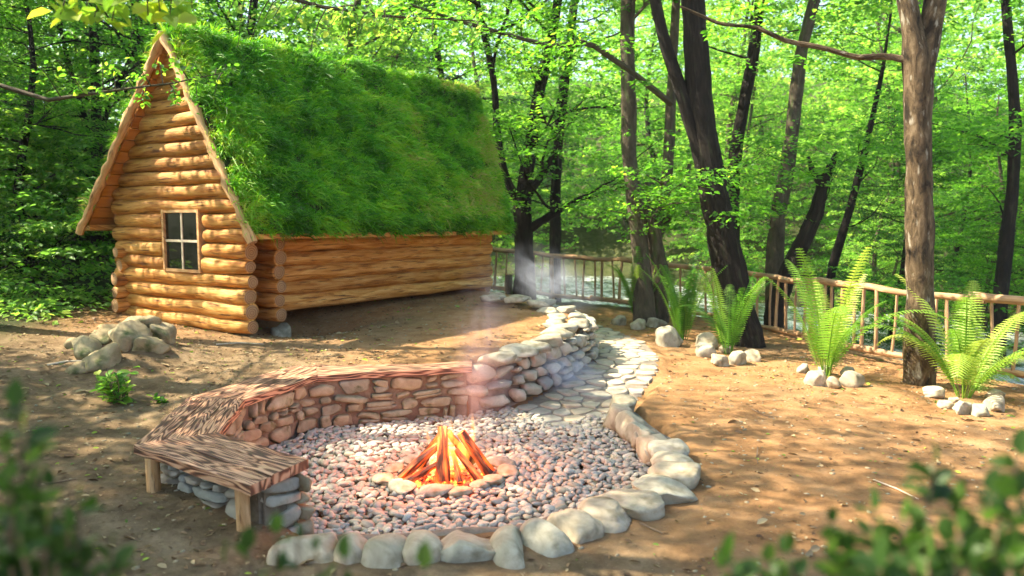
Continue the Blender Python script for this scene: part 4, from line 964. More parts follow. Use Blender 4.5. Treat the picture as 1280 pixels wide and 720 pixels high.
T.append(tree('hornbeam_tree', 'gnarled grey tree with a crooked fork, between the slim trunk and the thick dark trunk', 'tree',
    [stem([(822, 380), (824, 340), (816, 300), (808, 262), (812, 228)], 12.2, [.17, .16, .15, .12, .07], False), inner([(818, 300), (830, 250), (836, 200), (838, 140), (842, 60), (846, -20)], 12.2, [.11, .10, .09, .08, .07, .06]), inner([(824, 290), (842, 258), (856, 230), (862, 205)], 12.2, [.08, .07, .05, .03], False)],
    G['bark_grey'], G['leaf'], 150, 34, .085, 14, 8, (1.5, 3), .03, .5))
T.append(tree('hornbeam_tree', 'dark gnarled tree rising behind the fence just right of the cabin roof', 'tree',
    [stem([(656, 345), (655, 300), (652, 260), (658, 215), (664, 180), (672, 120), (690, 50), (700, -20)], 14.2, [.2, .17, .16, .14, .12, .11, .09, .08]), inner([(656, 290), (690, 268), (715, 252), (745, 240)], 14.2, [.09, .07, .05, .03], False), inner([(656, 250), (680, 215), (700, 180), (704, 150)], 14.2, [.08, .07, .05, .03], False), inner([(656, 260), (635, 235), (622, 180), (618, 100), (600, 20), (590, -30)], 14.2, [.09, .08, .07, .06, .055, .05])],
    G['bark_dark'], G['leaf'], 650, 34, .085, 15, 10, (2, 4), .04, .3))
T.append(tree('ash_tree', 'slender dark tree leaning right behind the thick dark trunk', 'tree',
    [stem([(916, 300), (916, 215), (924, 160), (936, 100), (946, 40), (952, -20)], 13.5, [.13, .11, .11, .10, .095, .09])], G['bark_dark'], G['leaf_pale'], 160, 34, .085, 16, 8, (1.5, 3), .03, .5))
T.append(tree('ash_tree', 'mossy grey tree leaning right, midway between the dark trunk and the brown trunk', 'tree',
    [stem([(970, 395), (968, 330), (972, 270), (986, 200), (994, 130), (1000, 70), (1018, 0), (1030, -40)], 12.8, [.18, .15, .13, .12, .11, .10, .09, .08])], G['bark_grey'], G['leaf_pale'], 200, 34, .085, 17, 9, (1.5, 3), .03, .5))
T.append(tree('elder_tree', 'crooked low tree with a forked broken branch beyond the fence', 'tree',
    [stem([(968, 390), (985, 340), (1005, 300), (1022, 262), (1028, 228), (1040, 205), (1046, 190)], 12.0, [.16, .14, .13, .11, .09, .06, .03], False), inner([(1028, 232), (1016, 215), (1010, 196)], 12, [.07, .05, .03], False)], G['bark_dark'], G['leaf'], 60, 30, .08, 18, 5, (1, 2), .02, .7))
T.append(tree('elder_tree', 'thin leaning sapling to the left of the brown trunk beyond the fence', 'tree',
    [stem([(1038, 340), (1060, 270), (1076, 210), (1090, 150), (1105, 80)], 13.5, [.08, .07, .06, .05, .03], True, dz=1.5)], G['bark_dark'], G['leaf'], 110, 30, .085, 19, 7, (1, 2.4), .02, .35))
T.append(tree('hornbeam_tree', 'thin dark tree near the right edge of the picture beyond the fence', 'tree',
    [stem([(1250, 380), (1258, 300), (1266, 240), (1270, 150), (1262, 60), (1255, -20)], 12.0, [.11, .1, .09, .08, .07, .06])], G['bark_dark'], G['leaf'], 360, 34, .09, 20, 10, (1.5, 3), .03, .15))
T.append(tree('hornbeam_tree', 'many-stemmed dark young tree left of the cabin roof', 'tree',
    [stem([(122, 330), (122, 250), (121, 160), (118, 60), (116, -20)], 12.5, [.10, .09, .08, .07, .06]), inner([(122, 180), (140, 120), (165, 70), (190, 20)], 12.5, [.045, .04, .03, .02]), inner([(122, 190), (100, 130), (84, 70), (70, 20)], 12.5, [.045, .04, .03, .02])], G['bark_dark'], G['leaf'], 420, 34, .085, 21, 16, (1.5, 3), .025, .1))
T.append(tree('hornbeam_tree', 'slender trunk behind the fence directly left of the slim grey trunk', 'tree',
    [stem([(694, 330), (694, 240), (700, 150), (712, 60), (720, -20)], 16.5, [.13, .11, .1, .09, .08])], G['bark_dark'], G['leaf_pale'], 450, 34, .085, 22, 10, (1.5, 3.5), .03, .25))

# --- the wood behind: four grown trees, copied with their parts
protos = []
for q, (barkm, leafm, nm, sz) in enumerate(((G['bark_dark'], G['leaf'], 'hornbeam_tree', .10), (G['bark_grey'], G['leaf_pale'], 'ash_tree', .11), (G['bark_dark'], G['leaf_deep'], 'hornbeam_tree', .10), (G['bark_grey'], G['leaf'], 'beech_tree', .11))):
    g = np.random.default_rng(90+q); H = 9.5+q*.6; random.seed(q); o = empty(nm, (0, 0, 0), 'x', 'tree'); mbt = MB()
    st_ = [(np.array([(.25*math.sin(i*1.1+q), .25*math.sin(i*.8+q*2), H*i/8-.4) for i in range(9)]), 1)]
    mbt.tube([tuple(p) for p in st_[0][0]], [.15*(1-.1*i) for i in range(9)], 9, True, .05)
    if q % 2: s2 = np.array([(.25*math.sin(q)+.35*i*.5, .2*i*(1 if q == 1 else -1)*.5, 1.2+i*1.1) for i in range(6)]); mbt.tube([tuple(p) for p in s2], [.08*(1-.12*i) for i in range(6)], 7, True); st_.append((s2, .6))
    lb = grow(mbt, st_, g, 24, (1.6, 3.6), .04, .08, .06, 3, (-.05, .45))
    mbt.build('trunk', barkm, o); V, F_, r = crown_from_limbs(lb, g, 620, 34, sz, .4, .5, 1.2); link('crown', npmesh('crown', V, F_, leafm, r), o); protos.append(o)
used = [False]*4
def plant_tree(q, x, y, rot, sc_, label, group='trees of the wood around the clearing', z=None):
    src = protos[q]
    if not used[q]: r_ = src; used[q] = True
    else:
        r_ = src.copy(); COL.objects.link(r_)
        for ch in src.children: c = ch.copy(); COL.objects.link(c); c.parent = r_
    r_.location = (x, y, gz(x, y) if z is None else z); r_.rotation_euler = (0, 0, rot); r_.scale = (sc_,)*3; tag(r_, label, 'tree', group); return r_
g = np.random.default_rng(33); KL = ['leafy green hornbeam', 'pale yellow-green ash', 'dark green hornbeam', 'leafy green beech']
BG = [(-9.5, 12.5, 1), (-12, 15, 1), (-7.6, 15.5, 2), (-10, 18.5, 1), (-5.2, 16.0, 0), (-14, 20, 1), (-3.6, 18.5, 1), (-7, 21, 0), (-1.8, 20.5, 2), (-17, 25, 3), (-11.5, 25, 1), (-4.5, 24.5, 3),  # some left-hand trees take the paler leaves to look more brightly lit
      (-1.2, 27, 1), (-7.5, 29, 1), (5.6, 31, 0), (9.0, 29, 1), (12.5, 26.0, 3), (16, 23, 1), (14.2, 18.5, 0), (15.0, 14.8, 3), (16.5, 11, 2), (18.5, 20, 1), (20, 27, 0), (15, 32, 1), (8, 36, 1), (2, 36, 3), (22, 16, 1),
      (11.6, 22, 1), (-20, 19, 0), (25, 34, 1), (-14, 34, 1), (13.0, 13.0, 2), (7.2, 25, 1)]
SAP = [(-6.6, 10.6, 0), (-8.2, 12.0, 1), (-5.9, 12.8, 0), (-7.4, 9.6, 2), (-9.6, 11.2, 3), (8.8, 12.6, 0), (7.4, 14.6, 2), (10.2, 12.2, 1), (9.8, 15.6, 3), (8.2, 17.0, 1), (11.8, 14.6, 0), (10.8, 18.5, 2), (5.4, 19.5, 0), (-3.0, 15.2, 0)]
recs = []
for i, (x, y, q) in enumerate(BG+SAP):
    px = 640+FPX*x/y; sap = i >= len(BG)
    side = 'outside the left edge' if px < 0 else 'left of the cabin' if px < 150 else 'behind the cabin roof' if px < 610 else 'between cabin and dark trunk' if px < 860 else 'between dark and brown trunks' if px < 1140 else 'right of the brown trunk' if px < 1290 else 'outside the right edge'
    dist = 'low bushy' if sap else 'near' if y < 17 else 'farther' if y < 26 else 'far'
    recs.append((dist, KL[q], side, px, x, y, q, sap))
from collections import defaultdict
grp = defaultdict(list)
for k, r_ in enumerate(recs): grp[r_[:3]].append(k)
for key, ks in grp.items():
    ks.sort(key=lambda k: recs[k][3])
    for m_, k in enumerate(ks):
        w_ = '' if len(ks) == 1 else ('leftmost ' if m_ == 0 else 'rightmost ' if m_ == len(ks)-1 else 'middle ' if len(ks) == 3 else ('second ', 'third ', 'fourth ')[m_-1])
        d_, kind_, side, px, x, y, q, sap = recs[k]
        plant_tree(q, x, y, g.uniform(0, 6.28), g.uniform(.42, .52) if sap else g.uniform(.9, 1.15), f'{w_}{d_} {kind_} {side}')
# --- unseen trees added round and over the clearing, outside the frame, to dapple its light
for i, (x, y, q, s_, up) in enumerate(((-9.5, 4.5, 0, 1.05, 0), (-9.5, 0.2, 1, 1.1, 0))):
    plant_tree(q, x, y, i*1.7+.5, s_, ('green hornbeam', 'pale ash')[i]+' added unseen beyond the left edge to dapple the clearing')
for i, (x, y, H, S_, lab) in enumerate(((-5.6, 2.6, 9.5, 150, 'unseen high-crowned beech added beyond the left edge to dapple the clearing'), (-7.9, 5.0, 8.6, 230, 'unseen high-crowned beech added beyond the left edge to shade soil left of the bench'), (-3.2, -1.5, 9.5, 170, 'unseen high-crowned beech added behind the camera to dapple the clearing'))):
    g3 = np.random.default_rng(300+i); random.seed(i+5); b_ = gz(x, y); o = empty('beech_tree', (x, y, b_), lab, 'tree', 'trees of the wood around the clearing'); mbt = MB()
    tr_ = np.array([(x+.3*k*(.45 if i != 1 else .25)+.12*math.sin(k*1.3), y+.12*k, b_-.3+H*k/9) for k in range(10)]); mbt.tube([tuple(p) for p in tr_], [.17*(1-.085*k) for k in range(10)], 10, True, .05)
    lb = grow(mbt, [(tr_, 1)], g3, 13, (2.2, 4.6), .05, .55, .10, 3, (.0, .4)); mbt.build('trunk', G['bark_grey'], o)
    V, F_, r = crown_from_limbs(lb, g3, S_, 40, .11, .3, .7, 1.5); link('crown', npmesh('crown', V, F_, G['leaf'], r), o)
print('built: trees')

# --- the far wood that reads as one mass
g = np.random.default_rng(77); S = 5200; az = g.uniform(-.80, .80, S); rd = 34+26*g.random(S); fx, fy = np.sin(az)*rd*1.05, np.cos(az)*rd
fz = ground_h(fx, fy, False)+g.uniform(0, 13, S)*(.75+.25*np.sin(az*17+rd*.3)); c = np.stack([fx, fy, fz], 1); a2 = g.uniform(0, 6.28, S)
V, F_, r = spray_cloud(c, unit(np.stack([np.cos(a2), np.sin(a2), g.uniform(-.3, .3, S)], 1)), g.uniform(1.2, 2.6, S), 30, .30, g, .7, .2, .5)
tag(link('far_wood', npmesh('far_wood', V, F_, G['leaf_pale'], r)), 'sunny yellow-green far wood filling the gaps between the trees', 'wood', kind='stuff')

# --- low undergrowth beyond the fence and on the bank left of the cabin
g = np.random.default_rng(55); S = 1500; ux = g.uniform(-14, 20, S); uy = g.uniform(9, 30, S); d_ = -sdpoly(ux, uy, RIVER); ok = ((ux < -5.2) & (uy > 9.5)) | (d_ > 9.0) | ((uy > 14.5) & (ux < -1.5)); ux, uy = ux[ok], uy[ok]
uz = ground_h(ux, uy, False)+g.uniform(.05, 1.3, len(ux)); a2 = g.uniform(0, 6.28, len(ux))
V, F_, r = spray_cloud(np.stack([ux, uy, uz], 1), unit(np.stack([np.cos(a2), np.sin(a2), g.uniform(0, .3, len(ux))], 1)), g.uniform(.5, 1.1, len(ux)), 40, .10, g, .6, .2, .6)
tag(link('undergrowth', npmesh('undergrowth', V, F_, G['leaf'], r)), 'low leafy undergrowth under the trees', 'undergrowth', kind='stuff')

g = np.random.default_rng(56); S = 900; uy = g.uniform(8.6, 15, S); ux = -uy*g.uniform(.50, .80, S)-.2; ok = (ux < -5.3); ux, uy = ux[ok], uy[ok]; n = len(ux)
uz = ground_h(ux, uy, False)+g.uniform(.0, 2.2, n)*sstep(8.5, 11, uy); a2 = g.uniform(0, 6.28, n)
V, F_, r = spray_cloud(np.stack([ux, uy, uz], 1), unit(np.stack([np.cos(a2), np.sin(a2), g.uniform(0, .3, n)], 1)), g.uniform(.4, .9, n), 40, .085, g, .6, .2, .5)
tag(link('undergrowth', npmesh('undergrowth', V, F_, G['leaf_pale'], r)), 'light green bushes covering the bank left of the cabin', 'undergrowth', kind='stuff')

# ------------------------------------------------------------------ ferns
def frond(base, az, L_, arch, g, npin=34, wmax=.17):
    hd = np.array([math.cos(az), math.sin(az), 0]); k = 16; pts = []; p = np.array(base, float); e = math.pi/2-.10-arch*.25
    for i in range(k+1):
        pts.append(p.copy()); t = i/k; ang = e-arch*(t**1.8)*1.5; p = p+(hd*math.cos(ang)+np.array([0, 0, math.sin(ang)]))*L_/k
    pts = np.array(pts); side = np.array([-hd[1], hd[0], 0]); tw = g.uniform(-.7, .7); V = []; Q = []; R_ = []
    def addq(vs): b = len(V); V.extend(vs); return b
    for i in range(k):   # rachis ribbon with thickness
        w0, w1 = .006*(1-i/k)+.0012, .006*(1-(i+1)/k)+.0012; up = np.cross(side, pts[i+1]-pts[i]); up /= np.linalg.norm(up)
        b = addq([pts[i]-side*w0, pts[i]+up*w0, pts[i]+side*w0, pts[i+1]-side*w1, pts[i+1]+up*w1, pts[i+1]+side*w1]); Q += [[b, b+1, b+4, b+3], [b+1, b+2, b+5, b+4], [b, b+3, b+5, b+2]]
    for j in range(npin):
        t = .16+.84*j/npin; f = t*k; i = min(int(f), k-1); q = pts[i]*(1-(f-i))+pts[i+1]*(f-i); tan = pts[i+1]-pts[i]; tan /= np.linalg.norm(tan); nrm = np.cross(side, tan); nrm /= np.linalg.norm(nrm)
        wl = wmax*math.sin(math.pi*min(1, (t-.06)**.75))**.75*g.uniform(.88, 1.08)+.008
        for sg in (-1, 1):
            d = side*sg*math.cos(tw*.5)+nrm*math.sin(tw*.5)*sg*.6+tan*.38+nrm*.15; d /= np.linalg.norm(d); wd = L_/npin*.40; dr = np.array([0, 0, -1])*wl*.16; n_ = 7; b = len(V)
            for m_ in range(n_):
                u = m_/(n_-1); c = q+d*wl*u+dr*u*u; hw = wd*(1-u*.85)*(1.0 if m_ % 2 == 0 else .62)
                V.extend([c-tan*hw, c+tan*hw])
            for m_ in range(n_-1): Q.append([b+2*m_, b+2*m_+1, b+2*m_+3, b+2*m_+2])
    return np.array(V), np.array(Q)
def fern(px, py, zz, Htop, nf, leafm, label, seed, spread=.35, wmax=.16):
    nf = int(nf*1.3); g = np.random.default_rng(seed); p = P(px, py, zz); z = gz(p.x, p.y); o = empty('fern', (p.x, p.y, z), label, 'fern', 'ferns planted along the fence')
    for k in range(nf):
        az = 6.283*k/nf+g.uniform(-.5, .5)+seed; L_ = Htop*(g.uniform(.8, 1.2) if g.random() > .2 else g.uniform(.45, .7)); spread_k = spread*(g.uniform(.7, 1.3) if g.random() > .18 else 2.3); r_ = g.uniform(.02, .06)
        V, Q = frond((p.x+math.cos(az)*r_, p.y+math.sin(az)*r_, z-.01), az, L_, min(1.5, g.uniform(.5, 1.0)*spread_k*2), g, 36, wmax*g.uniform(.85, 1.1))
        link('frond', npmesh('frond', V, Q, leafm, np.clip(np.full(len(V), g.random())+g.normal(size=len(V))*.05, 0, 1)), o)
    return p, z
FERNS = [(798, 402, .0, 1.1, 11, G['fern'], 'narrow upright fern farthest back, in front of the slim grey trunk', 1, .20, 'farthest fern'),
         (853, 424, -.03, 1.15, 11, G['fern'], 'dark green fern, second from the left, left of the thick dark trunk', 2, .24, 'second fern from the left'),
         (910, 443, -.05, 1.1, 9, G['fern'], 'tall fern standing right in front of the thick dark trunk', 3, .26, 'fern before the thick dark trunk'),
         (1032, 474, -.12, 1.32, 10, G['fern_light'], 'tall bright yellow-green fern between the thick dark trunk and the brown trunk', 4, .36, 'bright yellow-green fern'),
         (1204, 500, -.16, 1.30, 15, G['fern_light'], 'broad light green fern at the right of the picture, nearest to the camera', 5, .62, 'rightmost fern')]
PLACE = [('left end', 'second from the left', 'middle', 'second from the right', 'right end')]
for n_, (px, py, zz, Ht, nf, lm, lab, sd, spr, who) in enumerate(FERNS):
    p, z = fern(px, py, zz, Ht, nf, lm, lab, sd, spr, .13 if n_ < 3 else .15); random.seed(sd)
    offs = [[(-25, 5, 24), (0, 10, 26), (22, 6, 30)], [(-14, 9, 44), (28, 9, 36)], [(-28, 2, 36), (-10, 14, 26), (12, 11, 32), (30, 6, 30), (-4, -2, 20)], [(-28, -8, 22), (-12, 6, 40), (8, 9, 30), (30, 6, 36), (26, -6, 24), (-2, -8, 20)], [(-38, -1, 28), (-22, 12, 22), (0, 18, 30), (20, 20, 28), (38, 12, 34), (40, -2, 26), (-10, 5, 16)]][n_]
    cols = ['pale', 'grey', 'tan', 'cream', 'small pale', 'grey-tan', 'little']
    for m_, (ox, oy, sw_) in enumerate(sorted(offs)):
        q = P(px+ox, py+oy, z); s_ = sw_*q.y/FPX/2*.95; zz_ = gz(q.x, q.y)
        o = stone_obj('planter_stone', (q.x, q.y, zz_+s_*.35), (s_, s_*.8, s_*.75), (random.uniform(-.3, .3), random.uniform(-.3, .3), random.random()*3), G['rim'], 4, blocky=.5, facets=9)
        ordn = ['leftmost', 'second', 'third', 'fourth', 'fifth', 'sixth', 'last'][m_] if m_ < len(offs)-1 else 'rightmost'
        tag(o, f'{ordn} stone from the left at the foot of the {who}', 'stone', 'stones ringing the ferns')

# ------------------------------------------------------------------ rock pile and plant left of the cabin
ROCKS = [(172, 404, 40, .30, 'topmost pointed tan rock of the pile left of the cabin'), (152, 428, 44, .14, 'long tan rock leaning under the topmost rock of the pile'), (183, 424, 40, .18, 'dark mossy rock right of the long leaning rock'), (200, 442, 44, .05, 'tan rock at the right end of the pile'),
         (206, 420, 26, .14, 'small rock at the upper right of the pile'), (135, 446, 40, .05, 'grey flat rock in the middle left of the pile'), (165, 448, 48, .06, 'broad tan rock in the middle of the pile'), (100, 441, 27, .05, 'rounded pale rock standing at the left end of the pile'),
         (110, 458, 40, .02, 'brown rock at the lower left of the pile'), (130, 466, 42, .0, 'flat pale rock at the foot of the pile by the green plant'), (190, 458, 36, .0, 'brown rock at the lower right of the pile'), (98, 470, 26, .0, 'light flat rock lying on the soil left of the pile'), (132, 424, 24, .14, 'small grey-white rock on the upper left of the pile')]
for px, py, wpx, dz, lab in ROCKS:
    q = P(px, py, .30+dz); y_ = min(max(q.y, 6.2), 7.2); q = D(px, py, y_); s_ = wpx*y_/FPX/2*1.3; random.seed(px*py); zg = gz(q.x, q.y)
    q.z = max(q.z, zg+s_*.25)
    tag(stone_obj('rock', (q.x, q.y, q.z-.02), (s_, s_*.8, s_*.62), (random.uniform(-.5, .5), random.uniform(-.4, .4), random.random()*3), G['moss_rock'], 4, blocky=.8, facets=18, rough=.05), lab, 'rock', 'rocks piled left of the cabin')
def leafplant(name, label, cat, x, y, h, n, size, leafm, seed, rad=.2, z=None, aspect=.55):
    g = np.random.default_rng(seed); z = gz(x, y) if z is None else z; o = empty(name, (x, y, z), label, cat); mbt = MB(); P_, O_ = [], []
    for k in range(max(3, n//14)):
        az = g.uniform(0, 6.28); L_ = h*g.uniform(.6, 1.1); lb = limb((x, y, z-.02), (math.cos(az)*rad/h, math.sin(az)*rad/h, 1), L_, g, 5, .0, .12); mbt.tube([tuple(p) for p in lb], [.006, .005, .0045, .004, .003, .002], 5, True)
        for j in range(14):
            t = g.uniform(.15, 1); f = t*5; i = min(int(f), 4); p = lb[i]*(1-(f-i))+lb[i+1]*(f-i); a = g.uniform(0, 6.28); P_.append(p); O_.append((math.cos(a), math.sin(a), g.uniform(-.1, .7)))
    mbt.build('stem', G['fern'] if False else G['twig'], o); P_ = np.array(P_); V, F_ = leaves(P_, np.array(O_), size*g.uniform(.6, 1.2, len(P_)), g, .4, aspect)
    link('foliage', npmesh('foliage', V, F_, leafm, np.repeat(g.random(len(P_)), 6)), o); return o
q = P(150, 492, .3); leafplant('broadleaf_plant', 'bright green leafy plant growing at the foot of the rock pile', 'plant', q.x, q.y, .30, 150, .10, G['leaf_pale'], 5, .20)
q = P(205, 490, .3); leafplant('small_weed', 'small green weed right of the bright plant below the rocks', 'plant', q.x, q.y, .10, 40, .05, G['leaf'], 6, .1)
for i, (px, py, lab) in enumerate(((395, 372, 'tiny weed near the foot of the cabin side wall'), (60, 520, 'small weed on the soil left of the bench'), (900, 700, 'tiny weed right of the fire pit at the bottom of the picture'))[1:2]):
    q = P(px, py, .3); leafplant('small_weed', lab, 'plant', q.x, q.y, .08, 40, .05, G['leaf'], 7+i, .08)

# ------------------------------------------------------------------ the hazy forest air
hv = [(x, y, z) for z in (-2.2, 34) for y in (-12, 120) for x in (-90, 90)]
hm = bpy.data.materials.new('forest_haze'); hm.use_nodes = True; hn = hm.node_tree; hn.nodes.clear(); ho = hn.nodes.new('ShaderNodeOutputMaterial'); hp = hn.nodes.new('ShaderNodeVolumePrincipled')
hp.inputs['Color'].default_value = (.97, .98, .93, 1); hp.inputs['Density'].default_value = .0008; hp.inputs['Anisotropy'].default_value = .3; hn.links.new(hp.outputs[0], ho.inputs['Volume'])
tag(link('haze', npmesh('haze', hv, np.array([[0, 2, 3, 1], [4, 5, 7, 6], [0, 1, 5, 4], [2, 6, 7, 3], [0, 4, 6, 2], [1, 3, 7, 5]]), hm, smooth=False)), kind='stuff')

# ------------------------------------------------------------------ litter and twigs
g = np.random.default_rng(44); N = 30000; lx, ly = g.uniform(-5.5, 6, N), g.uniform(2.4, 12, N)
dens = np.where(lx < -1.2, .9, .30)+.5*(vnoise(lx*1.3, ly*1.3, 3) > .62); ok = (sdpoly(lx, ly, PIT) > .12) & (sdpoly(lx, ly, PATH) > .1) & (g.random(N) < dens*.8); lx, ly = lx[ok], ly[ok]; n = len(lx)
a = g.uniform(0, 6.28, n); V, F_ = leaves(np.stack([lx, ly, ground_h(lx, ly)+.006], 1), np.stack([np.cos(a), np.sin(a), g.uniform(-.05, .25, n)], 1), g.uniform(.012, .045, n)*(1+1.1*(g.random(n) > .93)), g, .5, .45)
G['litter'] = leafmat('dry_leaf', [(0, (.12, .07, .035)), (.5, (.28, .18, .09)), (.85, (.42, .33, .18)), (.9, (.12, .2, .03)), (1, (.35, .45, .05))], (1, 1, 1), .15, .8)
tag(link('leaf_litter', npmesh('leaf_litter', V, F_, G['litter'], np.repeat(g.random(n), 6))), 'dry leaf and bark litter scattered over the soil', 'litter', kind='stuff')
nb = NB()
for k in range(1800):
    x, y = g.uniform(-5, 5.5), g.uniform(2.4, 12)
    if sdpoly(np.array([x]), np.array([y]), PIT)[0] < .1 or sdpoly(np.array([x]), np.array([y]), PATH)[0] < .08: continue
    V, F_ = stone(g.uniform(.004, .020, 3)*np.array([1, 1, .6]), 1, .3, 2, .03, g); nb.add(V@rotm(0, 0, g.uniform(0, 6)).T+np.array([x, y, gz(x, y)]), F_)
tag(nb.build('stone_chips', G['wallstone']), 'small stone chips and clods on the soil', 'stone chips', kind='stuff')
TW = [((1092, 601), (1120, 612), (1148, 625), .007, 1, 'long pale bare twig lying on the sunlit soil at the right'), ((1130, 636), (1150, 644), (1162, 650), .006, 1, 'short pale twig just below the long pale twig'), ((800, 655), (815, 662), (828, 668), .007, 0, 'short brown stick against the outside of the rim slabs'),
      ((940, 512), (955, 520), (975, 522), .006, 0, 'thin dark twig on the soil right of the path'), ((947, 565), (946, 572), (947, 580), .005, 0, 'tiny upright dark twig right of the fire pit'), ((60, 470), (85, 468), (110, 472), .010, 1, 'pale bark strip on the soil left of the rocks'), ((30, 600), (60, 606), (95, 600), .007, 0, 'brown stick on the soil left of the bench'), ((270, 432), (300, 430), (330, 431), .008, 1, 'pale wood sliver on the terrace in front of the cabin')]
for a, b, c_, r_, pale, lab in TW:
    pts = []
    for (px, py) in (a, b, c_):
        zz = 0
        for it in range(5): q = P(px, py, zz); zz = gz(q.x, q.y)
        pts.append((q.x, q.y, zz+r_*.9+(.03 if 'upright' in lab and py < 570 else 0)))
    mbw = MB(); mbw.tube(pts, [r_, r_*.8, r_*.45], 6, True, .1); tag(mbw.build('twig', G['twig_pale' if pale else 'twig']), lab, 'twig', 'twigs lying on the soil')

# ------------------------------------------------------------------ leaves hanging into the top of the view, and blurred plants close to the camera
def bough_tree(label, base, path, rad, twigs, leafm, size, seed, K=9, asp=.62):
    g = np.random.default_rng(seed); random.seed(seed); o = empty('maple_tree', base, label, 'tree'); mbt = MB()
    b = np.array(base, float); top = b+np.array([.1, 0, 6.5]); mbt.tube([tuple(b-np.array([0, 0, .3])), tuple(b+np.array([.05, .05, 2])), tuple(b+np.array([0, .05, 4.2])), tuple(top)], [.16, .13, .10, .05], 12, True, .05)
    mbt.tube([tuple(p) for p in path], rad, 7, True, .05); P_, O_ = [], []
    pp, _ = resample([tuple(p) for p in path], 60)
    for (px, py, Y) in twigs:
        e = np.array(D(px, py, Y)); s0 = pp[np.argmin(np.linalg.norm(pp-e, axis=1))]; mid = (s0+e)/2+np.array([0, 0, .04]); mbt.tube([tuple(s0), tuple(mid), tuple(e)], [.006, .004, .0025], 5, True)
        for j in range(K): a = g.uniform(0, 6.28); f = g.uniform(.45, 1.05); P_.append(s0*(1-f)+e*f+g.normal(size=3)*.025); O_.append((math.cos(a), math.sin(a), g.uniform(-.9, .1)))
    mbt.build('trunk', G['bark_grey'], o); P_ = np.array(P_); V, F_ = leaves(P_, np.array(O_), size*g.uniform(.7, 1.2, len(P_)), g, .55, asp); link('crown', npmesh('crown', V, F_, leafm, np.repeat(g.random(len(P_)), 6)), o)
pth = [(-3.6, 3.9, 3.1), tuple(D(-30, -60, 3.9)), tuple(D(80, -30, 3.6)), tuple(D(160, -14, 3.5)), tuple(D(240, -8, 3.5))]
bough_tree('tree out of view whose big yellow-green leaves hang into the top left corner', (-3.7, 3.9, .25), pth, [.05, .03, .02, .012, .006], [(60, 4, 3.6), (92, 14, 3.6), (118, 22, 3.5), (150, 8, 3.5), (172, 2, 3.5), (200, 16, 3.5), (225, 4, 3.5), (240, 10, 3.5), (130, 2, 3.6), (105, 30, 3.55), (212, 22, 3.5), (75, 18, 3.5), (140, 26, 3.5), (185, 20, 3.5)], G['leaf_yellow'], .10, 61, 5)
pth = [(-2.2, 5.4, 4.8), tuple(D(330, -60, 5.4)), tuple(D(420, -20, 5.3)), tuple(D(480, 5, 5.2)), tuple(D(560, 18, 5.2))]
pth = [(-4.6, 6.3, 4.4), tuple(D(200, -70, 6.3)), tuple(D(300, -20, 6.3)), tuple(D(400, 8, 6.2)), tuple(D(480, 20, 6.2)), tuple(D(590, 26, 6.2))]
gg = np.random.default_rng(8)
bough_tree('tree out of view whose small yellow-green leaves hang before the roof ridge', (-4.8, 6.3, .4), pth, [.05, .03, .02, .015, .01, .005], [(gg.uniform(280, 610), gg.uniform(5, 62), gg.uniform(5.9, 6.5)) for k in range(34)]+[(435+8*k, 30+6*(k % 3), 6.1) for k in range(7)], G['leaf_pale'], .065, 62, 9)
pth = [(-6.3, 7.9, 3.3), tuple(D(60, 125, 7.6)), tuple(D(150, 112, 7.5)), tuple(D(215, 104, 7.4)), tuple(D(285, 90, 7.4))]
bough_tree('young tree at the left whose thin leafy branch crosses the cabin gable', (-6.3, 7.9, .6), pth, [.03, .02, .012, .008, .004], [(gg.uniform(20, 300), gg.uniform(70, 135), gg.uniform(7.1, 7.7)) for k in range(30)], G['leaf'], .065, 63, 10)

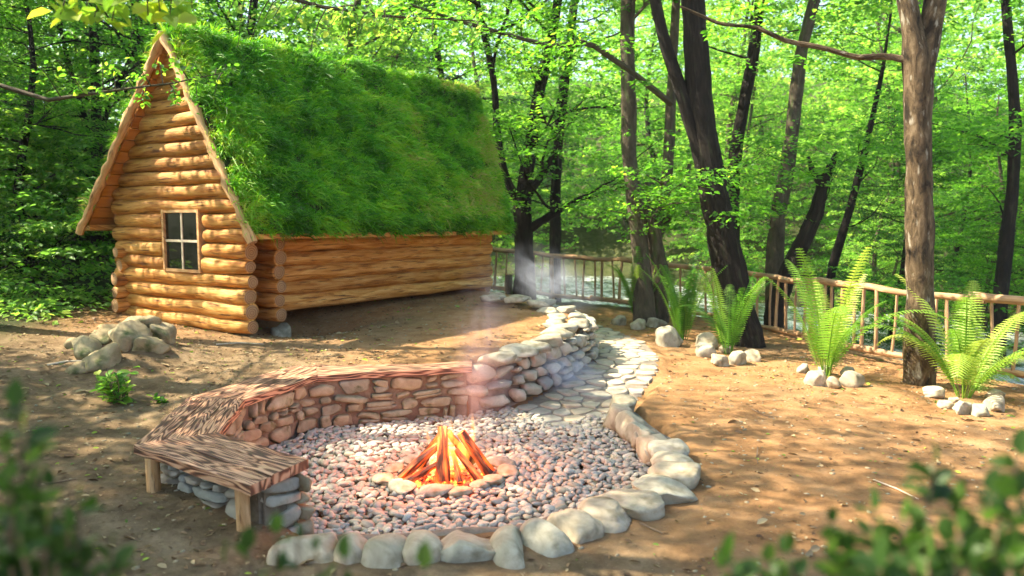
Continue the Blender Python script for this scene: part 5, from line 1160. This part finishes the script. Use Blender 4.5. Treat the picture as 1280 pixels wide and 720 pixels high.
def shrub(label, base, tips, leafm, size, seed, per=13):
    g = np.random.default_rng(seed); random.seed(seed); o = empty('shrub', base, label, 'shrub', 'leafy shrubs close to the camera'); mbt = MB(); P_, O_ = [], []; b = np.array(base, float)
    for (px, py, Y) in tips:
        e = np.array(D(px, py, Y)); m1 = b*.5+e*.5+g.normal(size=3)*.03; mbt.tube([tuple(b+g.normal(size=3)*[.04, .04, 0]), tuple(m1), tuple(e)], [.006, .004, .002], 5, True)
        for j in range(per):
            f = g.uniform(.15, 1); p = (b*(1-f)**2+2*m1*f*(1-f)+e*f*f) if False else (m1*(1-f)+e*f); a = g.uniform(0, 6.28); P_.append(p); O_.append((math.cos(a), math.sin(a), g.uniform(.1, 1.3)))
        P_.append(e); O_.append((0.05, 0, 1))
    mbt.build('stem', G['twig'], o); P_ = np.array(P_); V, F_ = leaves(P_, np.array(O_), size*g.uniform(.7, 1.2, len(P_)), g, .6, .62); link('foliage', npmesh('foliage', V, F_, leafm, np.repeat(g.random(len(P_)), 6)), o)
G['leaf_near'] = leafmat('near_shrub_leaf', [(0, (.02, .05, .012)), (.6, (.045, .10, .018)), (1, (.09, .16, .03))], (1.8, 1.9, 1.2), .4)
shrub('blurred green shrub close to the camera in the lower left corner', (-.62, .95, .45), [(20, 510, 1.0), (45, 560, 1.0), (8, 570, 1.0), (60, 610, .98), (100, 625, 1.0), (20, 640, .95), (85, 665, .95), (140, 690, .95), (30, 690, .92), (110, 705, .95), (5, 620, .95), (30, 540, .9), (15, 600, .9), (60, 660, .88), (25, 670, .86), (70, 700, .88)], G['leaf_near'], .036, 71, 30)
shrub('blurred sprig close to the camera below the bench', (-.26, .92, .62), [(345, 668, 1.0), (310, 690, 1.0), (395, 690, 1.0), (430, 700, .98), (372, 675, 1.0), (280, 705, 1.0), (530, 712, 1.0)], G['leaf_near'], .036, 72, 5)
shrub('blurred dark green shrub close to the camera in the lower right corner', (.55, .95, .42), [(1168, 580, 1.0), (1275, 570, .98), (1240, 620, .97), (1200, 630, 1.0), (1090, 640, 1.0), (1040, 655, 1.0), (1130, 655, .98), (1180, 680, .95), (1270, 650, .95), (1230, 690, .95), (985, 690, 1.0), (1060, 695, .97), (1140, 705, .95), (910, 700, 1.0), (1280, 710, .93), (1100, 690, .98), (960, 705, 1.0), (1200, 665, .9), (1250, 640, .9), (1160, 700, .9), (1210, 705, .88), (1265, 690, .85), (1100, 712, .9), (1040, 700, .9), (1275, 620, .88)], G['leaf_near'], .038, 73, 34)
print('objects', len(scene.objects), 'faces', sum(len(m.polygons) for m in bpy.data.meshes))
